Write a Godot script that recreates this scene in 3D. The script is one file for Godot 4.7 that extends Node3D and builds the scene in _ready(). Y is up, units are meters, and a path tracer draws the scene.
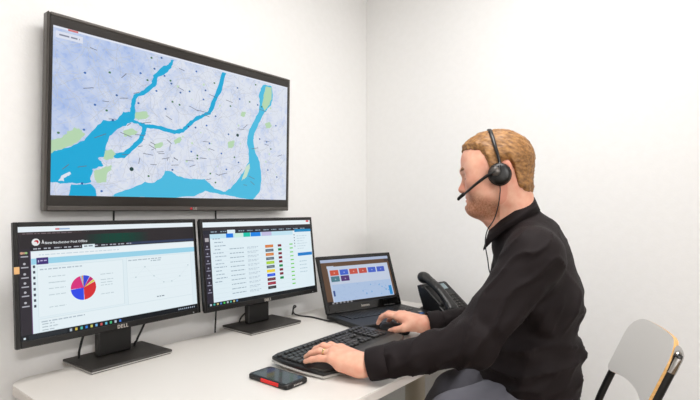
extends Node3D
# A call-taking desk: wall screen, two monitors, laptop, desk phone, keyboard, and a man with a headset.
# World: the screen wall is z = 0 (room towards +z), x runs along it, y is up, metres.

const DESK_Y := 0.74
var M := {}
var used := {}

# ---------------------------------------------------------------- ready
func _ready() -> void:
	make_camera_and_light()
	make_materials()
	make_room()
	make_desk()
	make_television()
	make_monitors()
	make_laptop()
	make_desk_phone()
	make_keyboard()
	make_mouse()
	make_smartphone()
	make_cables()
	make_chair()
	make_person()
	make_headset()

func make_camera_and_light() -> void:
	var cam := Camera3D.new()
	cam.name = "camera"
	cam.fov = rad_to_deg(2.0 * atan(200.0 / 486.6))
	cam.near = 0.05
	cam.far = 60.0
	add_child(cam)
	var yaw := 0.678
	var pitch := 0.019
	var w := Vector3(cos(yaw), 0, -sin(yaw))
	var r := Vector3(sin(yaw), 0, cos(yaw))
	var fw := w * cos(pitch) + Vector3.UP * sin(pitch)
	var up := Vector3.UP * cos(pitch) - w * sin(pitch)
	cam.transform = Transform3D(Basis(r, up, -fw), Vector3(0, 1.197, 1.62))
	cam.current = true
	var we := WorldEnvironment.new()
	we.name = "surroundings"
	var e := Environment.new()
	e.background_mode = Environment.BG_COLOR
	e.background_color = Color(0, 0, 0)
	e.tonemap_mode = Environment.TONE_MAPPER_LINEAR
	e.tonemap_exposure = 0.93
	e.sdfgi_enabled = true
	e.ssao_enabled = true
	e.ssil_enabled = true
	we.environment = e
	add_child(we)
	# ceiling panels: the strong one stands behind the camera, to its left
	ceiling_panel(Vector3(-0.85, 2.6, 4.3), Vector2(0.6, 0.6), 15.5, "square ceiling light panel behind the camera")
	ceiling_panel(Vector3(0.95, 2.6, 1.2), Vector2(1.2, 0.6), 2.9, "long ceiling light panel above the seated man")

func ceiling_panel(at: Vector3, size: Vector2, energy: float, label: String) -> void:
	var t := thing("ceiling_light", label, "ceiling light", at + Vector3(0, -0.012, 0))
	var f := begin()
	for sx in [-1, 1]:
		box(f, Vector3(0.02, 0.024, size.y + 0.04), at3(sx * (size.x / 2 + 0.01), 0, 0), 0.003)
		box(f, Vector3(size.x, 0.024, 0.02), at3(0, 0, sx * (size.y / 2 + 0.01)), 0.003)
	var white := StandardMaterial3D.new()
	white.albedo_color = Color(0.85, 0.85, 0.84)
	white.roughness = 0.5
	part("frame", f, white, t)
	var g := begin()
	box(g, Vector3(size.x, 0.008, size.y), at3(0, 0.004, 0), 0.001)
	var glow := StandardMaterial3D.new()
	glow.albedo_color = Color(0.9, 0.9, 0.9)
	glow.emission_enabled = true
	glow.emission = Color(1.0, 0.97, 0.92)
	glow.emission_energy_multiplier = 1.5
	part("diffuser", g, glow, t)
	var l := AreaLight3D.new()
	l.name = "panel_light"
	l.area_size = size
	l.light_energy = energy
	l.light_color = Color(0.995, 0.987, 0.988)
	l.shadow_enabled = true
	l.area_range = 12.0
	l.area_attenuation = 2.0
	add_child(l, true)
	l.transform = Transform3D(Basis(Vector3.RIGHT, -PI / 2), at + Vector3(0, -0.03, 0))

# ---------------------------------------------------------------- helpers: nodes
func numbered(called: String) -> String:
	if not used.has(called):
		used[called] = 0
		return called
	used[called] += 1
	return "%s_%03d" % [called, used[called]]

func thing(called: String, label: String, category: String, at := Vector3.ZERO, turn := 0.0, group := "") -> Node3D:
	var o := Node3D.new()
	o.name = numbered(called)
	add_child(o)
	o.position = at
	o.rotation.y = turn
	o.set_meta("label", label)
	o.set_meta("category", category)
	if group != "":
		o.set_meta("group", group)
	return o

func tag(o: Node3D, label: String, category: String, group := "") -> void:
	o.set_meta("label", label)
	o.set_meta("category", category)
	if group != "":
		o.set_meta("group", group)

func begin() -> SurfaceTool:
	var st := SurfaceTool.new()
	st.begin(Mesh.PRIMITIVE_TRIANGLES)
	return st

func mesh_of(st: SurfaceTool) -> ArrayMesh:
	st.generate_normals()
	return st.commit()

func put(called: String, mesh: Mesh, material: Material, parent: Node = self, at := Transform3D()) -> MeshInstance3D:
	var o := MeshInstance3D.new()
	o.name = called if parent != self else numbered(called)
	o.mesh = mesh
	o.material_override = material
	o.transform = at
	parent.add_child(o, true)
	return o

func part(called: String, st: SurfaceTool, material: Material, parent: Node = self, at := Transform3D()) -> MeshInstance3D:
	return put(called, mesh_of(st), material, parent, at)

func at3(x: float, y: float, z: float) -> Transform3D:
	return Transform3D(Basis(), Vector3(x, y, z))

func turned(axis: Vector3, a: float, at: Vector3) -> Transform3D:
	return Transform3D(Basis(axis, a), at)

# ---------------------------------------------------------------- helpers: shapes
func tri(st: SurfaceTool, a: Vector3, b: Vector3, c: Vector3, out: Vector3) -> void:
	var n := (a - c).cross(a - b)
	st.add_vertex(a)
	if n.dot(out) >= 0.0:
		st.add_vertex(b)
		st.add_vertex(c)
	else:
		st.add_vertex(c)
		st.add_vertex(b)

func quad(st: SurfaceTool, a: Vector3, b: Vector3, c: Vector3, d: Vector3, out: Vector3) -> void:
	tri(st, a, b, c, out)
	tri(st, a, c, d, out)

func box(st: SurfaceTool, size: Vector3, xf: Transform3D, bevel := 0.002) -> void:
	st.set_smooth_group(-1)
	var h := size / 2.0
	var b := minf(bevel, minf(h.x, minf(h.y, h.z)) * 0.9)
	# corner points: for each corner three points, one on each face
	var p := {}
	for sx in [-1, 1]:
		for sy in [-1, 1]:
			for sz in [-1, 1]:
				p[[sx, sy, sz, 0]] = xf * Vector3(sx * h.x, sy * (h.y - b), sz * (h.z - b))
				p[[sx, sy, sz, 1]] = xf * Vector3(sx * (h.x - b), sy * h.y, sz * (h.z - b))
				p[[sx, sy, sz, 2]] = xf * Vector3(sx * (h.x - b), sy * (h.y - b), sz * h.z)
				var o := xf.basis * Vector3(sx, sy, sz)
				tri(st, p[[sx, sy, sz, 0]], p[[sx, sy, sz, 1]], p[[sx, sy, sz, 2]], o)
	for s in [-1, 1]:
		quad(st, p[[s, -1, -1, 0]], p[[s, 1, -1, 0]], p[[s, 1, 1, 0]], p[[s, -1, 1, 0]], xf.basis * Vector3(s, 0, 0))
		quad(st, p[[-1, s, -1, 1]], p[[1, s, -1, 1]], p[[1, s, 1, 1]], p[[-1, s, 1, 1]], xf.basis * Vector3(0, s, 0))
		quad(st, p[[-1, -1, s, 2]], p[[1, -1, s, 2]], p[[1, 1, s, 2]], p[[-1, 1, s, 2]], xf.basis * Vector3(0, 0, s))
		for t in [-1, 1]:
			quad(st, p[[s, t, -1, 0]], p[[s, t, 1, 0]], p[[s, t, 1, 1]], p[[s, t, -1, 1]], xf.basis * Vector3(s, t, 0))
			quad(st, p[[s, -1, t, 0]], p[[s, 1, t, 0]], p[[s, 1, t, 2]], p[[s, -1, t, 2]], xf.basis * Vector3(s, 0, t))
			quad(st, p[[-1, s, t, 1]], p[[1, s, t, 1]], p[[1, s, t, 2]], p[[-1, s, t, 2]], xf.basis * Vector3(0, s, t))

func rrect(w: float, h: float, r: float, seg := 6) -> PackedVector2Array:
	var p := PackedVector2Array()
	var cs := [Vector2(w / 2 - r, h / 2 - r), Vector2(-w / 2 + r, h / 2 - r), Vector2(-w / 2 + r, -h / 2 + r), Vector2(w / 2 - r, -h / 2 + r)]
	for k in 4:
		for i in seg + 1:
			var a := PI / 2 * (k + float(i) / seg)
			p.append(cs[k] + Vector2(cos(a), sin(a)) * r)
	return p

# prism of a polygon in (x, z) from y0 to y1, its rims bevelled
func slab(st: SurfaceTool, poly: PackedVector2Array, y0: float, y1: float, bevel: float, xf := Transform3D()) -> void:
	var n := poly.size()
	var inner := PackedVector2Array()
	if Geometry2D.is_polygon_clockwise(poly):
		poly = poly.duplicate()
		poly.reverse()
	for i in n:
		var d1 := (poly[i] - poly[(i + n - 1) % n]).normalized()
		var d2 := (poly[(i + 1) % n] - poly[i]).normalized()
		var nr := Vector2(-(d1.y + d2.y), d1.x + d2.x).normalized()
		inner.append(poly[i] + nr * bevel)
	var c := Vector2.ZERO
	for q in poly:
		c += q / n
	var tris := Geometry2D.triangulate_polygon(inner)
	st.set_smooth_group(-1)
	for k in range(0, tris.size(), 3):
		var a := inner[tris[k]]
		var b := inner[tris[k + 1]]
		var d := inner[tris[k + 2]]
		tri(st, xf * Vector3(a.x, y1, a.y), xf * Vector3(b.x, y1, b.y), xf * Vector3(d.x, y1, d.y), xf.basis * Vector3.UP)
		tri(st, xf * Vector3(a.x, y0, a.y), xf * Vector3(b.x, y0, b.y), xf * Vector3(d.x, y0, d.y), xf.basis * Vector3.DOWN)
	for i in n:
		var j := (i + 1) % n
		var a := poly[i]
		var b := poly[j]
		var e := (b - a).normalized()
		var o := Vector3(e.y, 0, -e.x)
		st.set_smooth_group(3)
		quad(st, xf * Vector3(a.x, y0 + bevel, a.y), xf * Vector3(b.x, y0 + bevel, b.y), xf * Vector3(b.x, y1 - bevel, b.y), xf * Vector3(a.x, y1 - bevel, a.y), xf.basis * o)
		st.set_smooth_group(-1)
		quad(st, xf * Vector3(a.x, y1 - bevel, a.y), xf * Vector3(b.x, y1 - bevel, b.y), xf * Vector3(inner[j].x, y1, inner[j].y), xf * Vector3(inner[i].x, y1, inner[i].y), xf.basis * (o + Vector3.UP))
		quad(st, xf * Vector3(a.x, y0 + bevel, a.y), xf * Vector3(b.x, y0 + bevel, b.y), xf * Vector3(inner[j].x, y0, inner[j].y), xf * Vector3(inner[i].x, y0, inner[i].y), xf.basis * (o + Vector3.DOWN))

func tube(st: SurfaceTool, pts: PackedVector3Array, r0: float, r1 := -1.0, sides := 10) -> void:
	if r1 < 0.0:
		r1 = r0
	st.set_smooth_group(5)
	var n := pts.size()
	var side := Vector3.ZERO
	var rings := []
	for i in n:
		var d := (pts[mini(i + 1, n - 1)] - pts[maxi(i - 1, 0)]).normalized()
		if side == Vector3.ZERO:
			side = d.cross(Vector3.UP if absf(d.y) < 0.9 else Vector3.RIGHT).normalized()
		side = (side - d * side.dot(d)).normalized()
		var up := d.cross(side)
		var ring := PackedVector3Array()
		var r := lerpf(r0, r1, float(i) / (n - 1))
		for k in sides:
			var a := TAU * k / sides
			ring.append(pts[i] + (side * cos(a) + up * sin(a)) * r)
		rings.append(ring)
	for i in n - 1:
		for k in sides:
			var j := (k + 1) % sides
			var o: Vector3 = (rings[i][k] + rings[i][j]) / 2.0 - pts[i]
			quad(st, rings[i][k], rings[i][j], rings[i + 1][j], rings[i + 1][k], o)
	st.set_smooth_group(-1)
	for k in range(1, sides - 1):
		tri(st, rings[0][0], rings[0][k], rings[0][k + 1], pts[0] - pts[1])
		tri(st, rings[n - 1][0], rings[n - 1][k], rings[n - 1][k + 1], pts[n - 1] - pts[n - 2])

func smooth_path(ctrl: Array, per := 8) -> PackedVector3Array:
	var out := PackedVector3Array()
	var n := ctrl.size()
	for i in n - 1:
		var p0: Vector3 = ctrl[maxi(i - 1, 0)]
		var p1: Vector3 = ctrl[i]
		var p2: Vector3 = ctrl[i + 1]
		var p3: Vector3 = ctrl[mini(i + 2, n - 1)]
		for k in per:
			var t := float(k) / per
			out.append(0.5 * (2.0 * p1 + (p2 - p0) * t + (2.0 * p0 - 5.0 * p1 + 4.0 * p2 - p3) * t * t + (3.0 * p1 - p0 - 3.0 * p2 + p3) * t * t * t))
	out.append(ctrl[n - 1])
	return out

# profile of (radius, height) turned about the local y axis
func lathe(st: SurfaceTool, prof: Array, seg: int, xf := Transform3D()) -> void:
	st.set_smooth_group(7)
	for i in prof.size() - 1:
		var p: Vector2 = prof[i]
		var q: Vector2 = prof[i + 1]
		var nn := Vector2(q.y - p.y, -(q.x - p.x))
		for k in seg:
			var a := TAU * k / seg
			var b := TAU * (k + 1) / seg
			var va := Vector3(cos(a), 0, sin(a))
			var vb := Vector3(cos(b), 0, sin(b))
			var o := (va + vb) * 0.5 * nn.x + Vector3.UP * nn.y
			var P := [va * p.x + Vector3.UP * p.y, vb * p.x + Vector3.UP * p.y, vb * q.x + Vector3.UP * q.y, va * q.x + Vector3.UP * q.y]
			if p.x > 1e-6:
				tri(st, xf * P[0], xf * P[1], xf * P[2], xf.basis * o)
			if q.x > 1e-6:
				tri(st, xf * P[0], xf * P[2], xf * P[3], xf.basis * o)

func lettering(text: String, height: float, material: Material, parent: Node, at: Transform3D, bold := false) -> MeshInstance3D:
	var tm := TextMesh.new()
	var f := SystemFont.new()
	f.font_names = PackedStringArray(["Droid Sans"])
	if bold:
		f.font_weight = 700
	tm.font = f
	tm.text = text
	tm.font_size = 32
	tm.pixel_size = height / 32.0
	tm.depth = 0.0006
	tm.curve_step = 2.0
	return put("lettering", tm, material, parent, at)

# ---------------------------------------------------------------- materials
func mat(key: String, c: Color, rough: float, metal := 0.0, bump := 0.0, freq := 0.05, scale := 4.0) -> StandardMaterial3D:
	var m := StandardMaterial3D.new()
	m.resource_name = key
	m.albedo_color = c
	m.roughness = rough
	m.metallic = metal
	if bump > 0.0:
		var nt := NoiseTexture2D.new()
		nt.width = 256
		nt.height = 256
		nt.seamless = true
		nt.as_normal_map = true
		nt.bump_strength = 4.0
		var nz := FastNoiseLite.new()
		nz.seed = hash(key) % 1000
		nz.frequency = freq
		nt.noise = nz
		m.normal_enabled = true
		m.normal_texture = nt
		m.normal_scale = bump
		m.uv1_triplanar = true
		m.uv1_scale = Vector3.ONE * scale
	M[key] = m
	return m

func tone_noise(m: StandardMaterial3D, a: Color, b: Color, freq: float, scale: float, sd: int) -> void:
	var nt := NoiseTexture2D.new()
	nt.width = 256
	nt.height = 256
	nt.seamless = true
	var g := Gradient.new()
	g.set_color(0, a)
	g.set_color(1, b)
	nt.color_ramp = g
	var nz := FastNoiseLite.new()
	nz.seed = sd
	nz.frequency = freq
	nz.fractal_octaves = 4
	nt.noise = nz
	m.albedo_color = Color.WHITE
	m.albedo_texture = nt
	m.uv1_triplanar = true
	m.uv1_scale = Vector3.ONE * scale

func make_materials() -> void:
	var wall := mat("wall_paint", Color(0.93, 0.925, 0.91), 0.75, 0.0, 0.04, 0.12, 3.0)
	tone_noise(wall, Color(0.928, 0.928, 0.92), Color(0.938, 0.938, 0.932), 0.03, 3.0, 4)
	mat("ceiling_paint", Color(0.93, 0.93, 0.93), 0.9)
	var carpet := mat("carpet", Color(0.36, 0.31, 0.25), 0.95, 0.0, 0.8, 0.2, 6.0)
	tone_noise(carpet, Color(0.36, 0.3, 0.22), Color(0.46, 0.38, 0.29), 0.15, 6.0, 9)
	mat("laminate", Color(0.865, 0.85, 0.825), 0.38, 0.0, 0.03, 0.2, 8.0)
	mat("desk_edge", Color(0.84, 0.815, 0.79), 0.45)
	mat("pale_metal", Color(0.72, 0.69, 0.62), 0.4, 0.0)
	mat("black_plastic", Color(0.075, 0.073, 0.072), 0.36, 0.0, 0.08, 0.3, 20.0)
	mat("gloss_black", Color(0.045, 0.042, 0.04), 0.1)
	mat("bezel_brown", Color(0.13, 0.115, 0.1), 0.28)
	mat("rim_grey", Color(0.36, 0.345, 0.33), 0.35, 0.5)
	mat("stand_black", Color(0.1, 0.098, 0.095), 0.42, 0.0, 0.06, 0.3, 20.0)
	mat("base_grey", Color(0.21, 0.2, 0.19), 0.45, 0.2, 0.06, 0.3, 20.0)
	mat("silver", Color(0.7, 0.69, 0.67), 0.4, 0.15)
	mat("logo_silver", Color(0.72, 0.7, 0.67), 0.35, 0.3)
	mat("key_black", Color(0.14, 0.138, 0.135), 0.32)
	mat("board_black", Color(0.05, 0.05, 0.05), 0.45, 0.0, 0.06, 0.3, 20.0)
	mat("palm_grey", Color(0.22, 0.215, 0.2), 0.5, 0.0, 0.1, 0.3, 24.0)
	mat("cable", Color(0.04, 0.04, 0.042), 0.45)
	mat("chrome", Color(0.72, 0.71, 0.7), 0.16, 1.0)
	mat("tube_black", Color(0.06, 0.06, 0.062), 0.32)
	mat("chair_grey", Color(0.87, 0.865, 0.85), 0.5, 0.0, 0.05, 0.2, 10.0)
	var ply := mat("plywood", Color(0.8, 0.6, 0.36), 0.5)
	ply.albedo_texture = ply_texture()
	ply.albedo_color = Color.WHITE
	ply.uv1_triplanar = true
	ply.uv1_scale = Vector3.ONE * 12.0
	mat("lcd", Color(0.55, 0.62, 0.64), 0.25)
	mat("red_rubber", Color(0.86, 0.1, 0.09), 0.45)
	mat("case_black", Color(0.05, 0.05, 0.052), 0.5)
	mat("phone_glass", Color(0.05, 0.07, 0.065), 0.08)
	mat("gold", Color(0.86, 0.74, 0.52), 0.25, 0.9)
	mat("sticker_tan", Color(0.86, 0.68, 0.46), 0.7)
	mat("sticker_blue", Color(0.2, 0.45, 0.75), 0.4)
	mat("white_mark", Color(0.88, 0.88, 0.88), 0.5)
	mat("red_mark", Color(0.75, 0.08, 0.14), 0.4)
	mat("foam", Color(0.035, 0.035, 0.035), 0.9, 0.0, 0.4, 0.3, 30.0)
	mat("leather", Color(0.07, 0.06, 0.055), 0.4)

func ply_texture() -> ImageTexture:
	var im := Image.create(64, 64, false, Image.FORMAT_RGB8)
	var rng := RandomNumberGenerator.new()
	rng.seed = 3
	for y in 64:
		var band := 0.95 if (y / 5) % 2 == 0 else 1.0
		for x in 64:
			var k := band * rng.randf_range(0.95, 1.03)
			im.set_pixel(x, y, Color(0.88 * k, 0.69 * k, 0.43 * k))
	return ImageTexture.create_from_image(im)

# ---------------------------------------------------------------- room
func structure(called: String, st: SurfaceTool, material: Material) -> MeshInstance3D:
	var o := part(called, st, material)
	o.set_meta("kind", "structure")
	return o

func make_room() -> void:
	var x0 := -2.6
	var x1 := 2.16
	var z1 := 5.2
	var h := 2.6
	var cx := (x0 + x1) / 2
	var st := begin()
	box(st, Vector3(x1 - x0 + 0.24, 0.1, z1 + 0.24), at3(cx, -0.05, z1 / 2), 0.001)
	structure("floor", st, M.carpet)
	st = begin()
	box(st, Vector3(x1 - x0 + 0.24, 0.12, z1 + 0.24), at3(cx, h + 0.06, z1 / 2), 0.001)
	structure("ceiling", st, M.ceiling_paint)
	st = begin()
	box(st, Vector3(x1 - x0 + 0.24, h, 0.12), at3(cx, h / 2, -0.06), 0.001)
	structure("wall_back", st, M.wall_paint)
	st = begin()
	box(st, Vector3(0.12, h, z1), at3(x1 + 0.06, h / 2, z1 / 2), 0.001)
	structure("wall_right", st, M.wall_paint)
	st = begin()
	box(st, Vector3(0.12, h, z1), at3(x0 - 0.06, h / 2, z1 / 2), 0.001)
	structure("wall_left", st, M.wall_paint)
	st = begin()
	box(st, Vector3(x1 - x0 + 0.24, h, 0.12), at3(cx, h / 2, z1 + 0.06), 0.001)
	structure("wall_front", st, M.wall_paint)
	st = begin()
	box(st, Vector3(x1 - x0 - 0.03, 0.09, 0.014), at3(cx, 0.045, 0.007), 0.003)
	structure("baseboard_back", st, M.desk_edge)
	st = begin()
	box(st, Vector3(0.014, 0.09, z1 - 0.05), at3(x1 - 0.007, 0.045, z1 / 2), 0.003)
	structure("baseboard_right", st, M.desk_edge)

func make_desk() -> void:
	var t := thing("desk", "white laminate office desk with rounded corners carrying the monitors and keyboard", "desk", Vector3(1.252, 0, 0.495))
	var st := begin()
	slab(st, rrect(1.622, 0.798, 0.055, 8), DESK_Y - 0.003, DESK_Y, 0.0008)
	part("desktop", st, M.laminate, t)
	st = begin()
	slab(st, rrect(1.624, 0.80, 0.056, 8), DESK_Y - 0.026, DESK_Y - 0.003, 0.001)
	part("edge_band", st, M.desk_edge, t)
	for s in [-1, 1]:
		st = begin()
		slab(st, rrect(0.085, 0.085, 0.04, 8), 0.03, DESK_Y - 0.028, 0.002, at3(s * 0.6, 0, 0.0))
		part("leg", st, M.pale_metal, t)
		st = begin()
		box(st, Vector3(0.07, 0.03, 0.68), at3(s * 0.6, 0.015, 0), 0.008)
		part("foot", st, M.pale_metal, t)
		st = begin()
		box(st, Vector3(0.06, 0.02, 0.6), at3(s * 0.6, DESK_Y - 0.037, 0), 0.003)
		part("bracket", st, M.pale_metal, t)
	st = begin()
	box(st, Vector3(1.12, 0.05, 0.025), at3(0, DESK_Y - 0.06, -0.1), 0.003)
	part("crossbar", st, M.pale_metal, t)

# ---------------------------------------------------------------- pictures on the screens
class Canvas:
	var im: Image
	var w: int
	var h: int
	func _init(w_: int, h_: int, c: Color) -> void:
		w = w_
		h = h_
		im = Image.create(w, h, false, Image.FORMAT_RGB8)
		im.fill(c)
	func rect(u0: float, v0: float, u1: float, v1: float, c: Color) -> void:
		im.fill_rect(Rect2i(roundi(u0 * w), roundi(v0 * h), maxi(1, roundi((u1 - u0) * w)), maxi(1, roundi((v1 - v0) * h))), c)
	func poly(p: PackedVector2Array, c: Color, rough := 0.0, sd := 1) -> void:
		var q := PackedVector2Array()
		var rng := RandomNumberGenerator.new()
		rng.seed = sd
		for i in p.size():
			var a := p[i]
			var b := p[(i + 1) % p.size()]
			var n := 4 if rough > 0.0 else 1
			for k in n:
				var t := a.lerp(b, float(k) / n)
				q.append(Vector2(t.x * w, t.y * h) + Vector2(rng.randf_range(-1, 1), rng.randf_range(-1, 1)) * rough)
		var lo := 1e9
		var hi := -1e9
		for a in q:
			lo = minf(lo, a.y)
			hi = maxf(hi, a.y)
		for y in range(maxi(0, floori(lo)), mini(h, ceili(hi) + 1)):
			var xs := []
			var yy := y + 0.5
			for i in q.size():
				var a := q[i]
				var b := q[(i + 1) % q.size()]
				if (a.y <= yy) != (b.y <= yy):
					xs.append(a.x + (yy - a.y) / (b.y - a.y) * (b.x - a.x))
			xs.sort()
			for i in range(0, xs.size() - 1, 2):
				var x0 := maxi(0, roundi(xs[i]))
				var x1 := mini(w, roundi(xs[i + 1]))
				if x1 > x0:
					im.fill_rect(Rect2i(x0, y, x1 - x0, 1), c)
	func line(a: Vector2, b: Vector2, c: Color, wd := 1.0) -> void:
		var p := Vector2(a.x * w, a.y * h)
		var q := Vector2(b.x * w, b.y * h)
		var n := maxi(1, ceili(p.distance_to(q)))
		for i in n + 1:
			var t := p.lerp(q, float(i) / n)
			im.fill_rect(Rect2i(roundi(t.x - wd / 2), roundi(t.y - wd / 2), maxi(1, roundi(wd)), maxi(1, roundi(wd))), c)
	func disc(u: float, v: float, r: float, c: Color) -> void:
		for y in range(-ceili(r), ceili(r) + 1):
			var s := sqrt(maxf(0.0, r * r - y * y))
			if s > 0.0:
				im.fill_rect(Rect2i(roundi(u * w - s), roundi(v * h) + y, maxi(1, roundi(2 * s)), 1), c)
	func words(u: float, v: float, u1: float, c: Color, hh: float, rng: RandomNumberGenerator) -> void:
		var x := u
		while x < u1:
			var l := rng.randf_range(0.008, 0.03)
			rect(x, v, minf(x + l, u1), v + hh * 0.8, c)
			x += l + 0.005
	func material(energy: float) -> StandardMaterial3D:
		var m := StandardMaterial3D.new()
		var t := ImageTexture.create_from_image(im)
		m.resource_name = "screen"
		m.albedo_color = Color(0.02, 0.02, 0.022)
		m.roughness = 0.35
		m.metallic_specular = 0.3
		m.emission_enabled = true
		m.emission_texture = t
		m.emission_operator = BaseMaterial3D.EMISSION_OP_MULTIPLY
		m.emission = Color.WHITE
		m.emission_energy_multiplier = energy
		m.texture_repeat = false
		return m

func pts(a: Array) -> PackedVector2Array:
	var p := PackedVector2Array()
	for i in range(0, a.size(), 2):
		p.append(Vector2(a[i], a[i + 1]) / 1000.0)
	return p

func map_picture() -> StandardMaterial3D:
	var c := Canvas.new(1024, 576, Color(0.86, 0.88, 0.95))
	var nz := FastNoiseLite.new()
	nz.seed = 11
	nz.frequency = 0.012
	nz.fractal_octaves = 4
	var fine := FastNoiseLite.new()
	fine.seed = 5
	fine.frequency = 0.045
	var pale := Color(0.89, 0.91, 0.96)
	var lilac := Color(0.62, 0.72, 0.92)
	# built-up tint: denser towards the upper left of the chart
	for y in range(0, 576, 2):
		for x in range(0, 1024, 2):
			var k := clampf(0.85 - x / 700.0 - y / 900.0, 0.0, 0.5) + nz.get_noise_2d(x, y) * 0.4 + 0.02
			k = clampf(k + (0.18 if fine.get_noise_2d(x, y) > 0.25 else 0.0), 0.0, 1.0)
			c.im.fill_rect(Rect2i(x, y, 2, 2), pale.lerp(lilac, k))
	var rng := RandomNumberGenerator.new()
	rng.seed = 21
	# contour and street lines
	for i in 620:
		var p := Vector2(rng.randf(), rng.randf())
		var a := rng.randf() * TAU
		var tone := rng.randf_range(0.72, 0.84)
		for k in rng.randi_range(4, 11):
			a += rng.randf_range(-0.5, 0.5)
			var q := p + Vector2(cos(a), sin(a) * 1.77) * 0.012
			c.line(p, q, Color(tone, tone + 0.02, tone + 0.06), 1.0)
			p = q
	var green := Color(0.73, 0.86, 0.71)
	for g in [[-1, 681, 28, 657, 50, 616, 71, 587, 92, 599, 101, 622, 80, 669, 57, 701, 23, 729, -1, 757], [224, 572, 259, 543, 281, 564, 253, 598, 232, 609], [338, 639, 373, 611, 377, 638, 346, 665], [417, 594, 446, 559, 455, 579, 426, 621], [258, 444, 309, 415, 321, 452, 284, 483, 262, 476], [864, 359, 894, 334, 906, 373, 876, 398], [734, 297, 756, 290, 751, 333, 729, 331], [664, 555, 699, 532, 695, 588, 669, 601]]:
		c.poly(pts(g), green, 3.0, 4)
	for i in 26:
		c.disc(rng.randf_range(0.4, 0.98), rng.randf_range(0.05, 0.9), rng.randf_range(2, 6), Color(0.78, 0.89, 0.76))
	var sea := Color(0.1, 0.68, 0.87)
	var sea2 := Color(0.3, 0.75, 0.9)
	c.poly(pts([-1, 757, 23, 729, 57, 704, 98, 659, 127, 587, 157, 520, 197, 515, 227, 447, 251, 440, 251, 387, 261, 324, 297, 277, 327, 218, 334, 167, 357, 109, 392, 65, 404, 24, 412, 27, 404, 87, 373, 143, 349, 174, 342, 232, 305, 301, 272, 340, 265, 409, 269, 467, 252, 512, 214, 549, 181, 615, 168, 675, 165, 745, 143, 761, 163, 802, 128, 832, 122, 895, 122, 919, 62, 925, 33, 927, -1, 919]), sea, 3.0, 1)
	c.poly(pts([62, 931, 122, 926, 138, 955, 142, 999, 54, 1000]), sea, 2.0, 2)
	c.poly(pts([252, 486, 284, 497, 306, 504, 368, 504, 416, 520, 454, 499, 479, 449, 510, 400, 532, 378, 564, 346, 578, 292, 592, 226, 610, 158, 624, 59, 634, 20, 651, 20, 639, 100, 630, 166, 606, 244, 595, 302, 579, 360, 537, 403, 510, 433, 484, 481, 458, 527, 421, 547, 360, 531, 314, 529, 307, 571, 293, 635, 257, 696, 233, 746, 202, 751, 178, 736, 202, 719, 229, 708, 253, 664, 278, 618, 292, 555, 295, 527, 277, 512, 252, 506]), sea, 2.0, 3)
	c.poly(pts([200, 983, 248, 947, 310, 896, 336, 903, 373, 862, 386, 811, 411, 815, 440, 847, 492, 859, 555, 857, 571, 874, 603, 922, 647, 947, 682, 916, 718, 849, 746, 785, 776, 696, 775, 605, 766, 533, 768, 492, 779, 423, 801, 351, 828, 268, 834, 199, 827, 125, 844, 52, 855, 30, 903, 29, 910, 130, 899, 194, 863, 265, 829, 368, 802, 467, 800, 526, 814, 615, 838, 686, 851, 836, 840, 935, 804, 999, 730, 989, 667, 972, 603, 958, 560, 944, 510, 984, 404, 1000, 191, 999]), sea2, 2.0, 4)
	for g in [[165, 713, 185, 697, 202, 719, 195, 753, 172, 769, 162, 758], [131, 844, 163, 815, 189, 798, 189, 830, 176, 845, 173, 908, 144, 917, 134, 887], [867, 43, 900, 38, 904, 123, 892, 188, 863, 249, 848, 202, 856, 123]]:
		c.poly(pts(g), green, 2.0, 8)
	c.poly(pts([24, 911, 33, 880, 58, 853, 61, 871, 41, 897, 39, 915]), pale, 2.0, 5)
	c.poly(pts([739, 847, 760, 739, 781, 703, 782, 752, 766, 820, 750, 838]), Color(0.8, 0.9, 0.82), 2.0, 5)
	# roads and place names
	for i in 46:
		var p := Vector2(rng.randf_range(0.03, 0.95), rng.randf_range(0.06, 0.95))
		var a := rng.randf_range(-0.5, 0.6) if i % 3 else rng.randf_range(-1.2, 1.2)
		var q := p + Vector2(cos(a), sin(a) * 1.3) * rng.randf_range(0.018, 0.045)
		c.line(p, q, Color(0.42, 0.44, 0.52), 1.6)
	for i in 16:
		var p := Vector2(rng.randf_range(0.28, 0.42), rng.randf_range(0.6, 0.78))
		c.line(p, p + Vector2(rng.randf_range(-0.02, 0.03), rng.randf_range(-0.03, 0.05)), Color(0.42, 0.44, 0.5), 1.6)
	var dots := [98, 243, 177, 208, 202, 346, 131, 428, 169, 453, 405, 193, 346, 265, 325, 47, 364, 29, 285, 168, 311, 204, 337, 117, 377, 149, 401, 174, 443, 243, 482, 221, 411, 319, 383, 378, 279, 371, 440, 331, 190, 510, 98, 592, 22, 629, 95, 922, 157, 966, 321, 854, 415, 801, 494, 658, 521, 683, 511, 477, 511, 62, 595, 117, 554, 187, 545, 258, 676, 267, 668, 491, 634, 647, 700, 667, 722, 704, 660, 768, 582, 809, 836, 493, 877, 509, 902, 564, 941, 801, 886, 747, 845, 220, 822, 211, 931, 358, 809, 48, 711, 111, 723, 196, 777, 201, 603, 368, 561, 449, 521, 705, 480, 478, 576, 582, 607, 875]
	for i in range(0, dots.size(), 2):
		c.disc(dots[i] / 1000.0, dots[i + 1] / 1000.0, 4.0, [Color(0.22, 0.42, 0.72), Color(0.25, 0.45, 0.3), Color(0.2, 0.38, 0.62)][(i / 2) % 3])
	for d in [[0.258, 0.815, 7.5], [0.715, 0.488, 7.0]]:
		c.disc(d[0], d[1], d[2], Color(0.14, 0.27, 0.27))
	# window strip of the browser
	c.rect(0, 0, 1, 0.014, Color(0.9, 0.92, 0.97))
	c.rect(0.01, 0.03, 0.09, 0.07, Color(0.88, 0.9, 0.96))
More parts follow.
